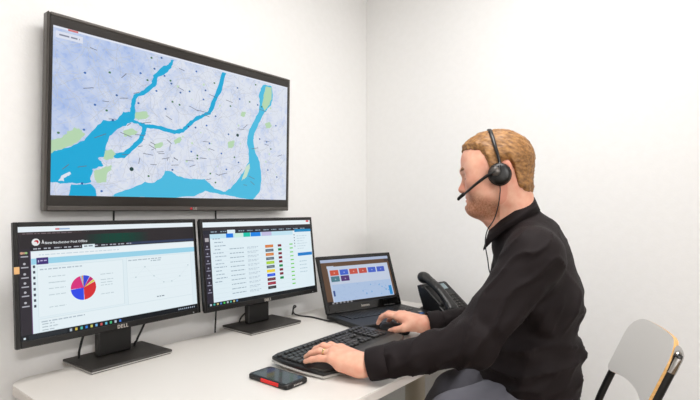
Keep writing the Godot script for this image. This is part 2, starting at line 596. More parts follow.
	c.words(0.02, 0.045, 0.08, Color(0.5, 0.52, 0.6), 0.01, rng)
	c.rect(0.045, 0.004, 0.075, 0.014, Color(0.85, 0.45, 0.45))
	return c.material(1.0)

func dispatch_picture() -> StandardMaterial3D:
	var white := Color(0.9, 0.955, 0.98)
	var c := Canvas.new(1024, 576, white)
	var rng := RandomNumberGenerator.new()
	rng.seed = 31
	var dark := Color(0.19, 0.175, 0.185)
	c.rect(0, 0, 1, 0.05, Color(0.93, 0.965, 0.985))
	c.rect(0.17, 0.022, 0.24, 0.036, Color(0.62, 0.72, 0.85))
	c.rect(0.17, 0.022, 0.19, 0.036, Color(0.8, 0.4, 0.45))
	c.rect(0, 0.05, 1, 0.2, dark)
	# green banner tint behind the title
	for i in 44:
		var u := 0.3 + i * 0.009
		var k := sin(PI * i / 43.0)
		c.rect(u, 0.09, u + 0.009, 0.185, dark.lerp(Color(0.06, 0.27, 0.22), k))
	c.rect(0.0, 0.052, 0.3, 0.075, Color(0.24, 0.2, 0.21))
	c.words(0.02, 0.06, 0.25, Color(0.45, 0.4, 0.42), 0.01, rng)
	c.rect(0.05, 0.185, 1, 0.222, Color(0.15, 0.14, 0.17))
	c.rect(0.55, 0.19, 1, 0.215, Color(0.2, 0.25, 0.36))
	for i in 11:
		if i != 5:
			c.words(0.065 + i * 0.048, 0.198, 0.1 + i * 0.048, Color(0.72, 0.74, 0.78), 0.012, rng)
	c.rect(0.3, 0.187, 0.366, 0.23, white)
	c.words(0.31, 0.2, 0.355, Color(0.4, 0.45, 0.5), 0.012, rng)
	# side bar
	c.rect(0, 0.2, 0.052, 0.95, Color(0.2, 0.185, 0.215))
	c.rect(0.05, 0.22, 0.0535, 0.95, Color(0.38, 0.25, 0.42))
	var iv := [0.235, 0.33, 0.42, 0.5, 0.58, 0.67]
	for i in 6:
		c.disc(0.025, iv[i], 6, Color(0.75, 0.75, 0.78) if i > 0 else Color(0.75, 0.6, 0.5))
		c.rect(0.01, iv[i] + 0.028, 0.042, iv[i] + 0.038, Color(0.72, 0.72, 0.76))
	c.disc(0.014, 0.235, 7, Color(0.85, 0.65, 0.55))
	c.disc(0.034, 0.235, 6, Color(0.6, 0.78, 0.5))
	for i in 9:
		c.rect(0.062, 0.3 + i * 0.05, 0.072, 0.322 + i * 0.05, Color(0.25, 0.28, 0.34))
	# emblem
	c.disc(0.078, 0.143, 19, Color(0.93, 0.93, 0.94))
	c.disc(0.081, 0.14, 10, Color(0.75, 0.12, 0.16))
	c.disc(0.076, 0.152, 9, Color(0.93, 0.93, 0.94))
	c.poly(pts([104, 160, 110, 120, 116, 160, 112, 160, 110, 142, 107, 160]), Color(0.94, 0.94, 0.95))
	# light blue band and its button
	c.rect(0.055, 0.235, 1, 0.285, Color(0.94, 0.97, 0.985))
	c.rect(0.055, 0.29, 1, 0.342, Color(0.62, 0.85, 0.94))
	c.rect(0.078, 0.285, 0.132, 0.345, Color(0.26, 0.2, 0.47))
	c.rect(0.085, 0.305, 0.09, 0.325, Color(0.8, 0.8, 0.9))
	c.words(0.096, 0.308, 0.125, Color(0.75, 0.72, 0.88), 0.014, rng)
	c.words(0.09, 0.255, 0.5, Color(0.8, 0.86, 0.9), 0.01, rng)
	# cards
	for r in [[0.08, 0.365, 0.52, 0.815], [0.54, 0.355, 0.97, 0.87], [0.08, 0.83, 0.97, 0.945]]:
		c.rect(r[0], r[1], r[2], r[3], Color(0.83, 0.895, 0.925))
		c.rect(r[0] + 0.002, r[1] + 0.003, r[2] - 0.002, r[3] - 0.003, Color(0.92, 0.965, 0.985))
		c.words(r[0] + 0.012, r[1] + 0.022, r[0] + 0.22, Color(0.7, 0.76, 0.8), 0.012, rng)
	for i in 3:
		c.words(0.095, 0.875 + i * 0.026, 0.15 + 0.02 * (i % 2), Color(0.72, 0.78, 0.81), 0.01, rng)
	# pie
	var centre := Vector2(0.299, 0.6)
	var slices := [[0.0, 30.0, Color(0.22, 0.3, 0.86)], [32.0, 52.0, Color(0.78, 0.18, 0.45)], [54.0, 64.0, Color(0.88, 0.85, 0.25)], [66.0, 178.0, Color(0.86, 0.2, 0.22)], [180.0, 266.0, Color(0.2, 0.3, 0.93)], [268.0, 345.0, Color(0.87, 0.2, 0.5)], [346.0, 352.0, Color(0.55, 0.75, 0.85)], [353.0, 359.0, Color(0.92, 0.6, 0.25)]]
	for s in slices:
		var p := PackedVector2Array([centre])
		for k in 13:
			var a := deg_to_rad(lerpf(s[0], s[1], k / 12.0))
			p.append(centre + Vector2(sin(a) * 0.065, -cos(a) * 0.116))
		c.poly(p, s[2])
	for i in 11:
		var left := i % 2 == 0
		var v := 0.46 + i * 0.027 if i < 6 else 0.46 + (i - 5) * 0.055
		c.words(0.13 if left else 0.39, v, 0.21 if left else 0.46, Color(0.76, 0.82, 0.85), 0.009, rng)
	# line chart
	for i in 6:
		c.rect(0.56, 0.46 + i * 0.05, 0.955, 0.462 + i * 0.05, Color(0.87, 0.92, 0.945))
	var lp := pts([593, 561, 652, 462, 707, 569, 770, 647, 825, 649, 883, 605, 946, 492])
	for i in 6:
		c.line(lp[i], lp[i + 1], Color(0.84, 0.895, 0.92), 1.0)
	for q in lp:
		c.disc(q.x, q.y, 3.5, Color(0.68, 0.77, 0.8))
	c.words(0.72, 0.79, 0.77, Color(0.5, 0.56, 0.6), 0.014, rng)
	c.words(0.69, 0.4, 0.76, Color(0.65, 0.72, 0.76), 0.01, rng)
	# task bar
	c.rect(0, 0.95, 1, 1, Color(0.1, 0.115, 0.135))
	c.rect(0.012, 0.968, 0.022, 0.986, Color(0.9, 0.93, 0.96))
	c.rect(0.035, 0.957, 0.21, 0.994, Color(0.16, 0.18, 0.2))
	var tc := [Color(0.7, 0.75, 0.8), Color(0.85, 0.75, 0.3), Color(0.35, 0.75, 0.7), Color(0.2, 0.5, 0.85), Color(0.8, 0.8, 0.4), Color(0.45, 0.7, 0.9), Color(0.8, 0.35, 0.35), Color(0.4, 0.75, 0.85), Color(0.3, 0.75, 0.5), Color(0.75, 0.8, 0.85), Color(0.25, 0.5, 0.9)]
	for i in 11:
		c.rect(0.222 + i * 0.026, 0.964, 0.234 + i * 0.026, 0.988, tc[i])
	for i in 9:
		c.rect(0.86 + i * 0.014, 0.968, 0.867 + i * 0.014, 0.984, Color(0.7, 0.75, 0.82))
	return c.material(1.0)

func list_picture() -> StandardMaterial3D:
	var white := Color(0.9, 0.96, 0.985)
	var c := Canvas.new(1024, 576, white)
	var rng := RandomNumberGenerator.new()
	rng.seed = 41
	c.rect(0, 0, 1, 0.062, Color(0.93, 0.97, 0.99))
	c.rect(0.955, 0.005, 0.985, 0.03, Color(0.85, 0.25, 0.3))
	c.rect(0, 0.062, 1, 0.145, Color(0.22, 0.205, 0.22))
	c.rect(0, 0.1, 1, 0.145, Color(0.17, 0.18, 0.22))
	for i in 12:
		c.words(0.06 + i * 0.075, 0.113, 0.11 + i * 0.075, Color(0.6, 0.68, 0.74), 0.015, rng)
	c.rect(0.19, 0.1, 0.255, 0.15, white)
	c.rect(0.05, 0.145, 0.8, 0.2, Color(0.78, 0.91, 0.965))
	c.rect(0.18, 0.146, 0.238, 0.198, Color(0.1, 0.5, 0.92))
	c.rect(0.25, 0.146, 0.32, 0.198, Color(0.82, 0.95, 0.9))
	c.rect(0.325, 0.146, 0.385, 0.198, Color(0.1, 0.78, 0.68))
	c.rect(0.39, 0.146, 0.48, 0.198, Color(0.1, 0.53, 0.92))
	c.rect(0.49, 0.146, 0.585, 0.198, Color(0.78, 0.76, 0.9))
	c.rect(0, 0.145, 0.05, 0.955, Color(0.2, 0.185, 0.235))
	c.rect(0.012, 0.19, 0.04, 0.235, Color(0.72, 0.7, 0.72))
	for i in 7:
		c.disc(0.025, 0.29 + i * 0.085, 6, Color(0.62, 0.62, 0.7))
		c.rect(0.01, 0.318 + i * 0.085, 0.042, 0.328 + i * 0.085, Color(0.6, 0.6, 0.68))
	for i in 13:
		c.words(0.07 + (0.012 if i % 4 else 0.0), 0.2 + i * 0.043, 0.13 + 0.02 * (i % 3), Color(0.62, 0.7, 0.76), 0.012, rng)
	var tags := [Color(0.86, 0.47, 0.2), Color(0.38, 0.44, 0.5), Color(0.86, 0.5, 0.22), Color(0.38, 0.44, 0.5), Color(0.66, 0.83, 0.15), Color(0.38, 0.44, 0.5), Color(0.95, 0.82, 0.1), Color(0.13, 0.33, 0.9), Color(0.42, 0.16, 0.2), Color(0.62, 0.1, 0.2), Color(0.16, 0.17, 0.18)]
	for i in 11:
		var v := 0.322 + i * 0.0545
		c.rect(0.055, v + 0.045, 0.8, v + 0.047, Color(0.82, 0.89, 0.92))
		c.words(0.2, v + 0.01, 0.32, Color(0.62, 0.7, 0.75), 0.014, rng)
		c.words(0.35, v + 0.006, 0.45, Color(0.72, 0.79, 0.84), 0.01, rng)
		c.words(0.35, v + 0.022, 0.43, Color(0.76, 0.82, 0.86), 0.01, rng)
		c.rect(0.515, v, 0.592, v + 0.037, tags[i])
		c.rect(0.528, v + 0.015, 0.578, v + 0.022, tags[i].lightened(0.35))
		if i < 9:
			c.rect(0.638, v + 0.002, 0.673, v + 0.034, [Color(0.5, 0.13, 0.2), Color(0.1, 0.56, 0.3)][1 if i in [1, 5, 8] else 0])
		c.rect(0.757, v + 0.004, 0.79, v + 0.02, Color(0.45, 0.82, 0.35))
	for i in 5:
		c.rect(0.81, 0.2 + i * 0.04, 0.818, 0.215 + i * 0.04, Color(0.35, 0.4, 0.45))
	c.rect(0.82, 0.13, 1.0, 0.168, Color(0.1, 0.55, 0.78))
	c.rect(0.838, 0.465, 0.995, 0.508, Color(0.1, 0.5, 0.82))
	for i in 6:
		c.words(0.84, 0.22 + i * 0.036, 0.95 - 0.02 * (i % 3), Color(0.76, 0.84, 0.88), 0.01, rng)
	for i in 4:
		c.words(0.85, 0.58 + i * 0.05, 0.93, Color(0.7, 0.8, 0.85), 0.012, rng)
	c.rect(0, 0.955, 1, 1, Color(0.1, 0.115, 0.13))
	for i in 9:
		c.rect(0.02 + i * 0.026, 0.966, 0.034 + i * 0.026, 0.988, [Color(0.75, 0.8, 0.85), Color(0.3, 0.7, 0.65), Color(0.8, 0.75, 0.5), Color(0.35, 0.55, 0.8), Color(0.3, 0.8, 0.35)][i % 5])
	return c.material(1.0)

func tiles_picture() -> StandardMaterial3D:
	var c := Canvas.new(512, 288, Color(0.42, 0.32, 0.25))
	var rng := RandomNumberGenerator.new()
	rng.seed = 51
	c.rect(0, 0, 1, 0.07, Color(0.74, 0.79, 0.9))
	c.rect(0.93, 0.07, 1, 0.13, Color(0.3, 0.24, 0.24))
	c.rect(0, 0.93, 1, 1, Color(0.13, 0.12, 0.12))
	c.rect(0.08, 0.165, 0.97, 0.95, Color(0.83, 0.875, 0.96))
	c.rect(0.075, 0.15, 0.17, 0.21, Color(0.83, 0.875, 0.96))
	var cols := [Color(0.86, 0.36, 0.27), Color(0.28, 0.42, 0.86), Color(0.84, 0.36, 0.3), Color(0.82, 0.34, 0.29), Color(0.3, 0.42, 0.85), Color(0.3, 0.4, 0.82), Color(0.33, 0.52, 0.58), Color(0.35, 0.22, 0.48)]
	for i in 8:
		var u := 0.105 + (i % 6) * 0.137
		var v := 0.245 if i < 6 else 0.385
		c.rect(u, v, u + 0.118, v + 0.122, cols[i])
		c.disc(u + 0.06, v + 0.065, 5, cols[i].lightened(0.5))
	c.rect(0.1, 0.57, 0.96, 0.95, Color(0.74, 0.83, 0.96))
	for i in 60:
		var p := Vector2(rng.randf_range(0.12, 0.95), rng.randf_range(0.58, 0.93))
		c.line(p, p + Vector2(rng.randf_range(-0.05, 0.05), rng.randf_range(-0.04, 0.04)), Color(0.62, 0.74, 0.92), 1.0)
	for i in 14:
		c.disc(rng.randf_range(0.5, 0.94), rng.randf_range(0.6, 0.9), rng.randf_range(2, 6), Color(0.5, 0.72, 0.93))
	c.rect(0.1, 0.7, 0.125, 0.82, Color(0.25, 0.35, 0.6))
	c.rect(0.91, 0.72, 0.955, 0.93, Color(0.2, 0.6, 0.88))
	for i in 6:
		c.rect(0.06 + i * 0.05, 0.95, 0.085 + i * 0.05, 0.985, Color(0.6, 0.6, 0.62))
	return c.material(0.85)

func screen_quad(w: float, h: float) -> QuadMesh:
	var q := QuadMesh.new()
	q.size = Vector2(w, h)
	return q

# frame of four bars round an opening: outer w x h from -w/2, y from 0; margins l, r, t, b; front at z1, back at z0
func frame_bars(st: SurfaceTool, w: float, h: float, l: float, r: float, t: float, b: float, z0: float, z1: float, bev: float) -> void:
	var zc := (z0 + z1) / 2
	var d := z1 - z0
	box(st, Vector3(l, h, d), at3(-w / 2 + l / 2, h / 2, zc), bev)
	box(st, Vector3(r, h, d), at3(w / 2 - r / 2, h / 2, zc), bev)
	box(st, Vector3(w - l - r + 0.002, t, d), at3((l - r) / 2, h - t / 2, zc), bev)
	box(st, Vector3(w - l - r + 0.002, b, d), at3((l - r) / 2, b / 2, zc), bev)

func make_television() -> void:
	var w := 0.967
	var h := 0.58
	var t := thing("television", "large black wall-mounted television showing a blue and white river map", "television", Vector3(1.02, 1.191, 0.055))
	t.rotation.x = 0.016
	var st := begin()
	frame_bars(st, w, h, 0.008, 0.006, 0.011, 0.017, -0.026, 0.006, 0.0035)
	part("rim", st, M.rim_grey, t)
	st = begin()
	frame_bars(st, w - 0.014, h - 0.028, 0.0085, 0.006, 0.026, 0.030, -0.01, 0.004, 0.0006)
	part("bezel", st, M.bezel_brown, t, at3(0.001, 0.017, 0))
	st = begin()
	box(st, Vector3(w - 0.02, h - 0.02, 0.012), at3(0, h / 2, -0.02), 0.003)
	box(st, Vector3(w * 0.62, h * 0.62, 0.016), at3(0, h / 2 - 0.05, -0.033), 0.006)
	part("back_cover", st, M.black_plastic, t)
	var sw := w - 0.028
	var sh := h - 0.082
	put("screen", screen_quad(sw, sh), map_picture(), t, at3(0.001, 0.046 + sh / 2, 0.0015))
	var logo := lettering("LG", 0.013, M.logo_silver, t, at3(0.012, 0.0085, 0.0062), true)
	st = begin()
	lathe(st, [Vector2(0.0001, 0.001), Vector2(0.0045, 0.0006), Vector2(0.005, 0)], 16, turned(Vector3.RIGHT, PI / 2, Vector3(-0.004, 0.0085, 0.006)))
	part("emblem", st, M.red_mark, t)
	st = begin()
	box(st, Vector3(0.42, 0.3, 0.006), at3(0, h / 2 - 0.02, -0.047), 0.001)
	part("wall_mount", st, M.black_plastic, t)

# ---------------------------------------------------------------- monitors
func make_monitors() -> void:
	var specs := [
		{"x": 0.726, "z": 0.126, "a": 0.049, "mx": 0.711, "mz": 0.157, "t": 0.105, "label": "black monitor showing a pie chart page, with a tan sticker on its edge", "pic": dispatch_picture()},
		{"x": 1.278, "z": 0.151, "a": -0.012, "mx": 1.268, "mz": 0.172, "t": 0.118, "label": "black monitor showing a list of coloured tags, beside the laptop", "pic": list_picture()}]
	for i in 2:
		var s: Dictionary = specs[i]
		var w := 0.557
		var h := 0.324
		var root := thing("monitor", s.label, "monitor", Vector3(s.x, DESK_Y, s.z), s.a, "twin desk monitors")
		# foot
		var st := begin()
		slab(st, rrect(0.253, 0.176, 0.004, 3), 0.006, 0.0125, 0.002)
		var foot := part("base", st, M.base_grey, root)
		st = begin()
		slab(st, rrect(0.2535, 0.1765, 0.004, 3), 0.003, 0.006, 0.0006)
		part("edge_trim", st, M.silver, foot)
		st = begin()
		slab(st, rrect(0.247, 0.170, 0.004, 3), 0.0, 0.003, 0.0005)
		part("pad", st, M.cable, foot)
		# neck: broad upright with a cable hole
		st = begin()
		neck(st)
		part("neck", st, M.stand_black, root)
		# head, tilted back
		var off := Vector3(s.mx - s.x, 0, s.mz - s.z).rotated(Vector3.UP, -s.a)
		var head := Transform3D(Basis(Vector3.RIGHT, -s.t), Vector3(off.x, 0.262, off.z))
		var hd := Transform3D(head.basis, head * Vector3(0, -h / 2, 0))
		st = begin()
		frame_bars(st, w, h, 0.0115, 0.0115, 0.0125, 0.0175, -0.012, 0.0025, 0.0018)
		part("bezel", st, M.black_plastic, root, hd)
		st = begin()
		box(st, Vector3(w - 0.006, h - 0.006, 0.014), at3(0, h / 2, -0.016), 0.004)
		box(st, Vector3(w * 0.55, h * 0.62, 0.022), at3(0, h / 2, -0.033), 0.008)
		part("back_cover", st, M.black_plastic, root, hd)
		put("screen", screen_quad(w - 0.022, h - 0.029), s.pic, root, hd * at3(0, 0.0172 + (h - 0.029) / 2, 0.0003))
		lettering("DELL", 0.015, M.logo_silver, root, hd * at3(0, 0.0075, 0.0028), true)
		if i == 0:
			st = begin()
			box(st, Vector3(0.0125, 0.0185, 0.0008), at3(-w / 2 + 0.0055, h * 0.615, 0.003), 0.0002)
			part("sticker", st, M.sticker_tan, root, hd).set_meta("label", "tan paper sticker")
			var glow: StandardMaterial3D = StandardMaterial3D.new()
			glow.albedo_color = Color(0.05, 0.05, 0.05)
			glow.emission_enabled = true
			glow.emission = Color(0.88, 0.9, 0.92)
			glow.emission_energy_multiplier = 0.85
			var tl := hd * at3(-w / 2 + 0.13, h - 0.0575, 0.0009)
			var tm := lettering("New Rochester Post Office", 0.0088, glow, root, tl, true)
			tm.name = "screen_title"
		st = begin()
		box(st, Vector3(0.004, 0.0015, 0.001), at3(w / 2 - 0.03, 0.006, 0.0028), 0.0003)
		part("power_light", st, M.white_mark, root, hd)

func neck(st: SurfaceTool) -> void:
	# a hollow rectangular upright, leaning slightly, open slot near the top
	var w := 0.104
	for seg in [[0.0, 0.075], [0.118, 0.25]]:
		box(st, Vector3(w, seg[1] - seg[0], 0.028), turned(Vector3.RIGHT, -0.02, Vector3(0, 0.012 + (seg[0] + seg[1]) / 2, -0.035)), 0.004)
	for sx in [-1, 1]:
		box(st, Vector3(0.024, 0.05, 0.028), turned(Vector3.RIGHT, -0.02, Vector3(sx * (w / 2 - 0.012), 0.012 + 0.0965, -0.035)), 0.003)
	box(st, Vector3(0.11, 0.09, 0.018), at3(0, 0.25, -0.024), 0.004)

# ---------------------------------------------------------------- laptop
func make_laptop() -> void:
	var w := 0.408
	var d := 0.25
	var t := thing("laptop", "open black laptop with coloured tiles on its screen, beside the desk phone", "laptop", Vector3(1.671, DESK_Y, 0.45), -0.275)
	var st := begin()
	slab(st, rrect(w, d, 0.014, 5), 0.003, 0.022, 0.003)
	part("base", st, M.board_black, t)
	for sx in [-1, 1]:
		for sz in [-1, 1]:
			st = begin()
			lathe(st, [Vector2(0.0001, 0.0), Vector2(0.008, 0.0), Vector2(0.008, 0.004)], 12, at3(sx * 0.16, 0, sz * 0.09))
			part("foot", st, M.cable, t)
	st = begin()
	slab(st, rrect(0.335, 0.105, 0.006, 4), 0.0215, 0.0225, 0.0003, at3(0, 0, -0.042))
	var tray := part("key_tray", st, M.gloss_black, t)
	# keys
	var key := BoxMesh.new()
	key.size = Vector3(0.0148, 0.0016, 0.0138)
	var wide := BoxMesh.new()
	wide.size = Vector3(0.09, 0.0016, 0.0138)
	for r in 6:
		var n := 18
		var i := 0
		while i < n:
			var x := -0.1555 + i * 0.0183
			var z := -0.084 + r * 0.0168
			if r == 5 and i == 4:
				put("key", wide, M.key_black, tray, at3(x + 0.0366, 0.0233, z))
				i += 5
				continue
			put("key", key, M.key_black, tray, at3(x, 0.0233, z))
			i += 1
	st = begin()
	slab(st, rrect(0.1, 0.06, 0.005, 4), 0.0218, 0.0224, 0.0002, at3(-0.035, 0, 0.068))
	part("touchpad", st, M.stand_black, t)
	for i in 2:
		st = begin()
		slab(st, rrect(0.02, 0.014, 0.001, 2), 0.022, 0.0224, 0.0001, at3(0.15 + i * 0.02 - 0.01, 0, 0.085 - i * 0.03))
		part("sticker", st, M.sticker_blue if i == 0 else M.logo_silver, t)
	# hinge and lid
	for sx in [-1, 1]:
		st = begin()
		tube(st, PackedVector3Array([Vector3(sx * 0.16, 0.024, -d / 2 + 0.008), Vector3(sx * 0.1, 0.024, -d / 2 + 0.008)]), 0.007)
		part("hinge", st, M.gloss_black, t)
	var lid := Transform3D(Basis(Vector3.RIGHT, -0.36), Vector3(0, 0.022, -d / 2 + 0.008))
	var h := 0.246
	st = begin()
	frame_bars(st, w, h, 0.017, 0.017, 0.016, 0.036, -0.002, 0.003, 0.0015)
	part("lid_bezel", st, M.gloss_black, t, lid)
	st = begin()
	box(st, Vector3(w, h, 0.006), at3(0, h / 2, -0.005), 0.003)
	part("lid", st, M.black_plastic, t, lid)
	put("screen", screen_quad(w - 0.033, h - 0.051), tiles_picture(), t, lid * at3(0, 0.0358 + (h - 0.051) / 2, 0.0006))
	lettering("lenovo", 0.014, M.logo_silver, t, lid * at3(0, 0.017, 0.0033), true)

# ---------------------------------------------------------------- desk phone
func make_desk_phone() -> void:
	var t := thing("desk_phone", "black office desk phone with handset and small grey display, right of the laptop", "desk phone", Vector3(1.956, DESK_Y, 0.58), -0.21)
	# wedge body, profile in (z, y) swept across x
	var st := begin()
	var prof := PackedVector2Array([Vector2(0.08, 0.004), Vector2(0.084, 0.018), Vector2(-0.062, 0.122), Vector2(-0.082, 0.116), Vector2(-0.07, 0.075), Vector2(-0.05, 0.03), Vector2(-0.06, 0.0), Vector2(0.07, 0.0)])
	# slab extrudes along y: turn so that its y runs along x, its (x, z) becomes (z, y)
	var xf := Transform3D(Basis(Vector3(0, 0, 1), Vector3(1, 0, 0), Vector3(0, 1, 0)), Vector3.ZERO)
	slab(st, prof, -0.085, 0.085, 0.003, xf)
	part("body", st, M.black_plastic, t)
	# frame of the sloping face: u across, v up the slope, n off it
	var a := Vector3(0, 0.018, 0.084)
	var b := Vector3(0, 0.122, -0.062)
	var up := (b - a).normalized()
	var nn := Vector3(0, -up.z, up.y)
	if nn.y < 0:
		nn = -nn
	var face := Transform3D(Basis(Vector3.RIGHT, nn, -up), a)  # local y off the face, -z up the slope
	st = begin()
	slab(st, rrect(0.108, 0.17, 0.006, 4), -0.001, 0.003, 0.001, face * at3(0.028, 0, -0.09))
	part("face_plate", st, M.stand_black, t)
	st = begin()
	slab(st, rrect(0.078, 0.046, 0.004, 4), 0.002, 0.0045, 0.001, face * at3(0.026, 0, -0.147))
	var dsp := part("display_frame", st, M.gloss_black, t)
	st = begin()
	slab(st, rrect(0.062, 0.034, 0.002, 3), 0.003, 0.0052, 0.0003, face * at3(0.026, 0, -0.147))
	part("display", st, M.lcd, dsp)
	var km := begin()
	box(km, Vector3(0.0145, 0.005, 0.0095), Transform3D(), 0.0015)
	var key := mesh_of(km)
	for r in 4:
		for c in 3:
			put("key", key, M.base_grey, t, face * at3(0.002 + c * 0.0185, 0.005, -0.022 - r * 0.0145))
	for r in 6:
		put("key", key, M.base_grey, t, face * at3(0.065, 0.005, -0.02 - r * 0.0145))
	for c in 4:
		put("soft_key", key, M.base_grey, t, face * at3(-0.003 + c * 0.0185, 0.005, -0.092) * Transform3D(Basis().scaled(Vector3(1, 1, 0.8)), Vector3.ZERO))
	st = begin()
	for c in 3:
		for r in 4:
			box(st, Vector3(0.006, 0.0004, 0.0035), face * at3(0.002 + c * 0.0185, 0.0077, -0.022 - r * 0.0145), 0.0001)
	part("key_marks", st, M.rim_grey, t).set_meta("kind", "stuff")
	# handset in its cradle on the left
	var hf := Field.new()
	var hp := smooth_path([face * Vector3(-0.062, 0.026, 0.0), face * Vector3(-0.062, 0.036, -0.04), face * Vector3(-0.062, 0.042, -0.095), face * Vector3(-0.062, 0.038, -0.15), face * Vector3(-0.062, 0.028, -0.2)], 3)
	for i in hp.size() - 1:
		hf.limb(hp[i], hp[i + 1], 0.0155, 0.0155, 0.006, Vector3.RIGHT, 1.5)
	for e in [0.002, -0.196]:
		var slope := face.basis.orthonormalized()
		hf.ball(face * Vector3(-0.062, 0.026, e), Vector3(0.026, 0.0165, 0.026), 0.02, slope)
		hf.ball(face * Vector3(-0.062, 0.014, e), Vector3(0.021, 0.014, 0.021), 0.012, slope)
	var hn := Net.new()
	hn.build(hf, Vector3(-0.11, 0.0, -0.15), Vector3(-0.014, 0.2, 0.15), 0.0042)
	var plain := func(_v: Vector3) -> Color:
		return Color.WHITE
	put("handset", hn.mesh(plain), M.black_plastic, t)
	st = begin()
	box(st, Vector3(0.05, 0.014, 0.12), face * at3(-0.062, 0.004, -0.1), 0.004)
	part("cradle", st, M.board_black, t)
	# curled cord from the handset's foot to the body's side
	st = begin()
	var cp := PackedVector3Array()
	for i in 90:
		var k := i / 89.0
		var c := Vector3(-0.092 - 0.006 * sin(PI * k), 0.022 - 0.012 * sin(PI * k), lerpf(0.05, -0.05, k))
		cp.append(c + Vector3(cos(i * 1.25), sin(i * 1.25), 0) * 0.005)
	tube(st, cp, 0.0016, -1.0, 5)
	part("cord", st, M.cable, t)

# ---------------------------------------------------------------- keyboard, mouse, smartphone
func make_keyboard() -> void:
	var t := thing("keyboard", "black full-size keyboard with grey palm rest under the man's left hand", "keyboard", Vector3(1.203, DESK_Y, 0.632), 0.055)
	# tilted: back higher than front
	var tilt := Transform3D(Basis(Vector3.RIGHT, 0.05), Vector3(0, 0.0125, 0))
	var outline := PackedVector2Array([Vector2(-0.228, -0.098), Vector2(-0.2, -0.107), Vector2(0.2, -0.107), Vector2(0.228, -0.098), Vector2(0.236, -0.05), Vector2(0.238, 0.03), Vector2(0.226, 0.085), Vector2(0.18, 0.108), Vector2(0.08, 0.122), Vector2(0, 0.126), Vector2(-0.08, 0.122), Vector2(-0.18, 0.112), Vector2(-0.232, 0.098), Vector2(-0.24, 0.03), Vector2(-0.238, -0.05)])
	var st := begin()
	slab(st, outline, 0.001, 0.012, 0.002, tilt)
	part("body", st, M.board_black, t)
	var under := PackedVector2Array()
	for q in outline:
		under.append(q * 1.006)
	st = begin()
	slab(st, under, -0.006, 0.002, 0.003, tilt)
	part("silver_edge", st, M.silver, t)
	st = begin()
	var rest := PackedVector2Array([Vector2(-0.232, 0.052), Vector2(-0.1, 0.058), Vector2(0.1, 0.058), Vector2(0.232, 0.05), Vector2(0.222, 0.083), Vector2(0.178, 0.104), Vector2(0.08, 0.118), Vector2(0, 0.122), Vector2(-0.08, 0.118), Vector2(-0.178, 0.108), Vector2(-0.226, 0.095)])
	slab(st, rest, 0.011, 0.015, 0.002, tilt)
	part("palm_rest", st, M.palm_grey, t)
	for sx in [-1, 1]:
		st = begin()
		box(st, Vector3(0.03, 0.011, 0.012), at3(sx * 0.19, 0.0055, -0.085), 0.002)
		part("riser", st, M.cable, t)
		st = begin()
		box(st, Vector3(0.03, 0.004, 0.012), at3(sx * 0.19, 0.002, 0.095), 0.001)
		part("front_foot", st, M.cable, t)
	var sizes := {}
	var rows := [
		[-0.086, [1, -0.6, 1, 1, 1, 1, -0.4, 1, 1, 1, 1, -0.4, 1, 1, 1, 1], 0.8],
		[-0.063, [1, 1, 1, 1, 1, 1, 1, 1, 1, 1, 1, 1, 1, 2], 1.0],
		[-0.044, [1.5, 1, 1, 1, 1, 1, 1, 1, 1, 1, 1, 1, 1, 1.5], 1.0],
		[-0.025, [1.8, 1, 1, 1, 1, 1, 1, 1, 1, 1, 1, 1, 2.2], 1.0],
		[-0.006, [2.3, 1, 1, 1, 1, 1, 1, 1, 1, 1, 1, 2.7], 1.0],
		[0.013, [1.5, 1, 1.3, 5.7, 1.3, 1, 1, 1.5], 1.0]]
	var u := 0.0188
	var add_key := func(x: float, z: float, kw: float, kd: float) -> void:
		var id := Vector2(kw, kd)
		if not sizes.has(id):
			var km := begin()
			box(km, Vector3(kw * u - 0.0034, 0.007, kd * u - 0.0034), Transform3D(), 0.0022)
			sizes[id] = mesh_of(km)
		put("key", sizes[id], M.key_black, t, tilt * at3(x, 0.0145, z))
	for r in rows:
		var x := -0.226
		for k in r[1]:
			if k > 0.0:
				add_key.call(x + k * u / 2, r[0] + 0.006, float(k), r[2])
			x += absf(k) * u
	for r in 3:
		for c in 3:
			add_key.call(0.0535 + c * u + u / 2, [-0.08, -0.057, -0.038][r], 1.0, 0.8 if r == 0 else 1.0)
	add_key.call(0.0535 + u * 1.5, 0.0, 1.0, 1.0)
	for c in 3:
		add_key.call(0.0535 + c * u + u / 2, 0.019, 1.0, 1.0)
	for c in 4:
		add_key.call(0.128 + c * u + u / 2, -0.08, 1.0, 0.8)
	for r in 5:
		for c in 4:
			if r in [2, 4] and c == 3:
				continue
			if r == 4 and c == 1:
				continue
			var tall := c == 3 and r in [1, 3]
			var wide := r == 4 and c == 0
			add_key.call(0.128 + c * u + u / 2 + (u / 2 if wide else 0.0), -0.057 + r * 0.019 + (0.0095 if tall else 0.0), 2.0 if wide else 1.0, 2.0 if tall else 1.0)
	st = begin()
	box(st, Vector3(0.075, 0.0006, 0.007), tilt * at3(0.166, 0.0122, -0.098), 0.0002)
	part("status_strip", st, M.base_grey, t)

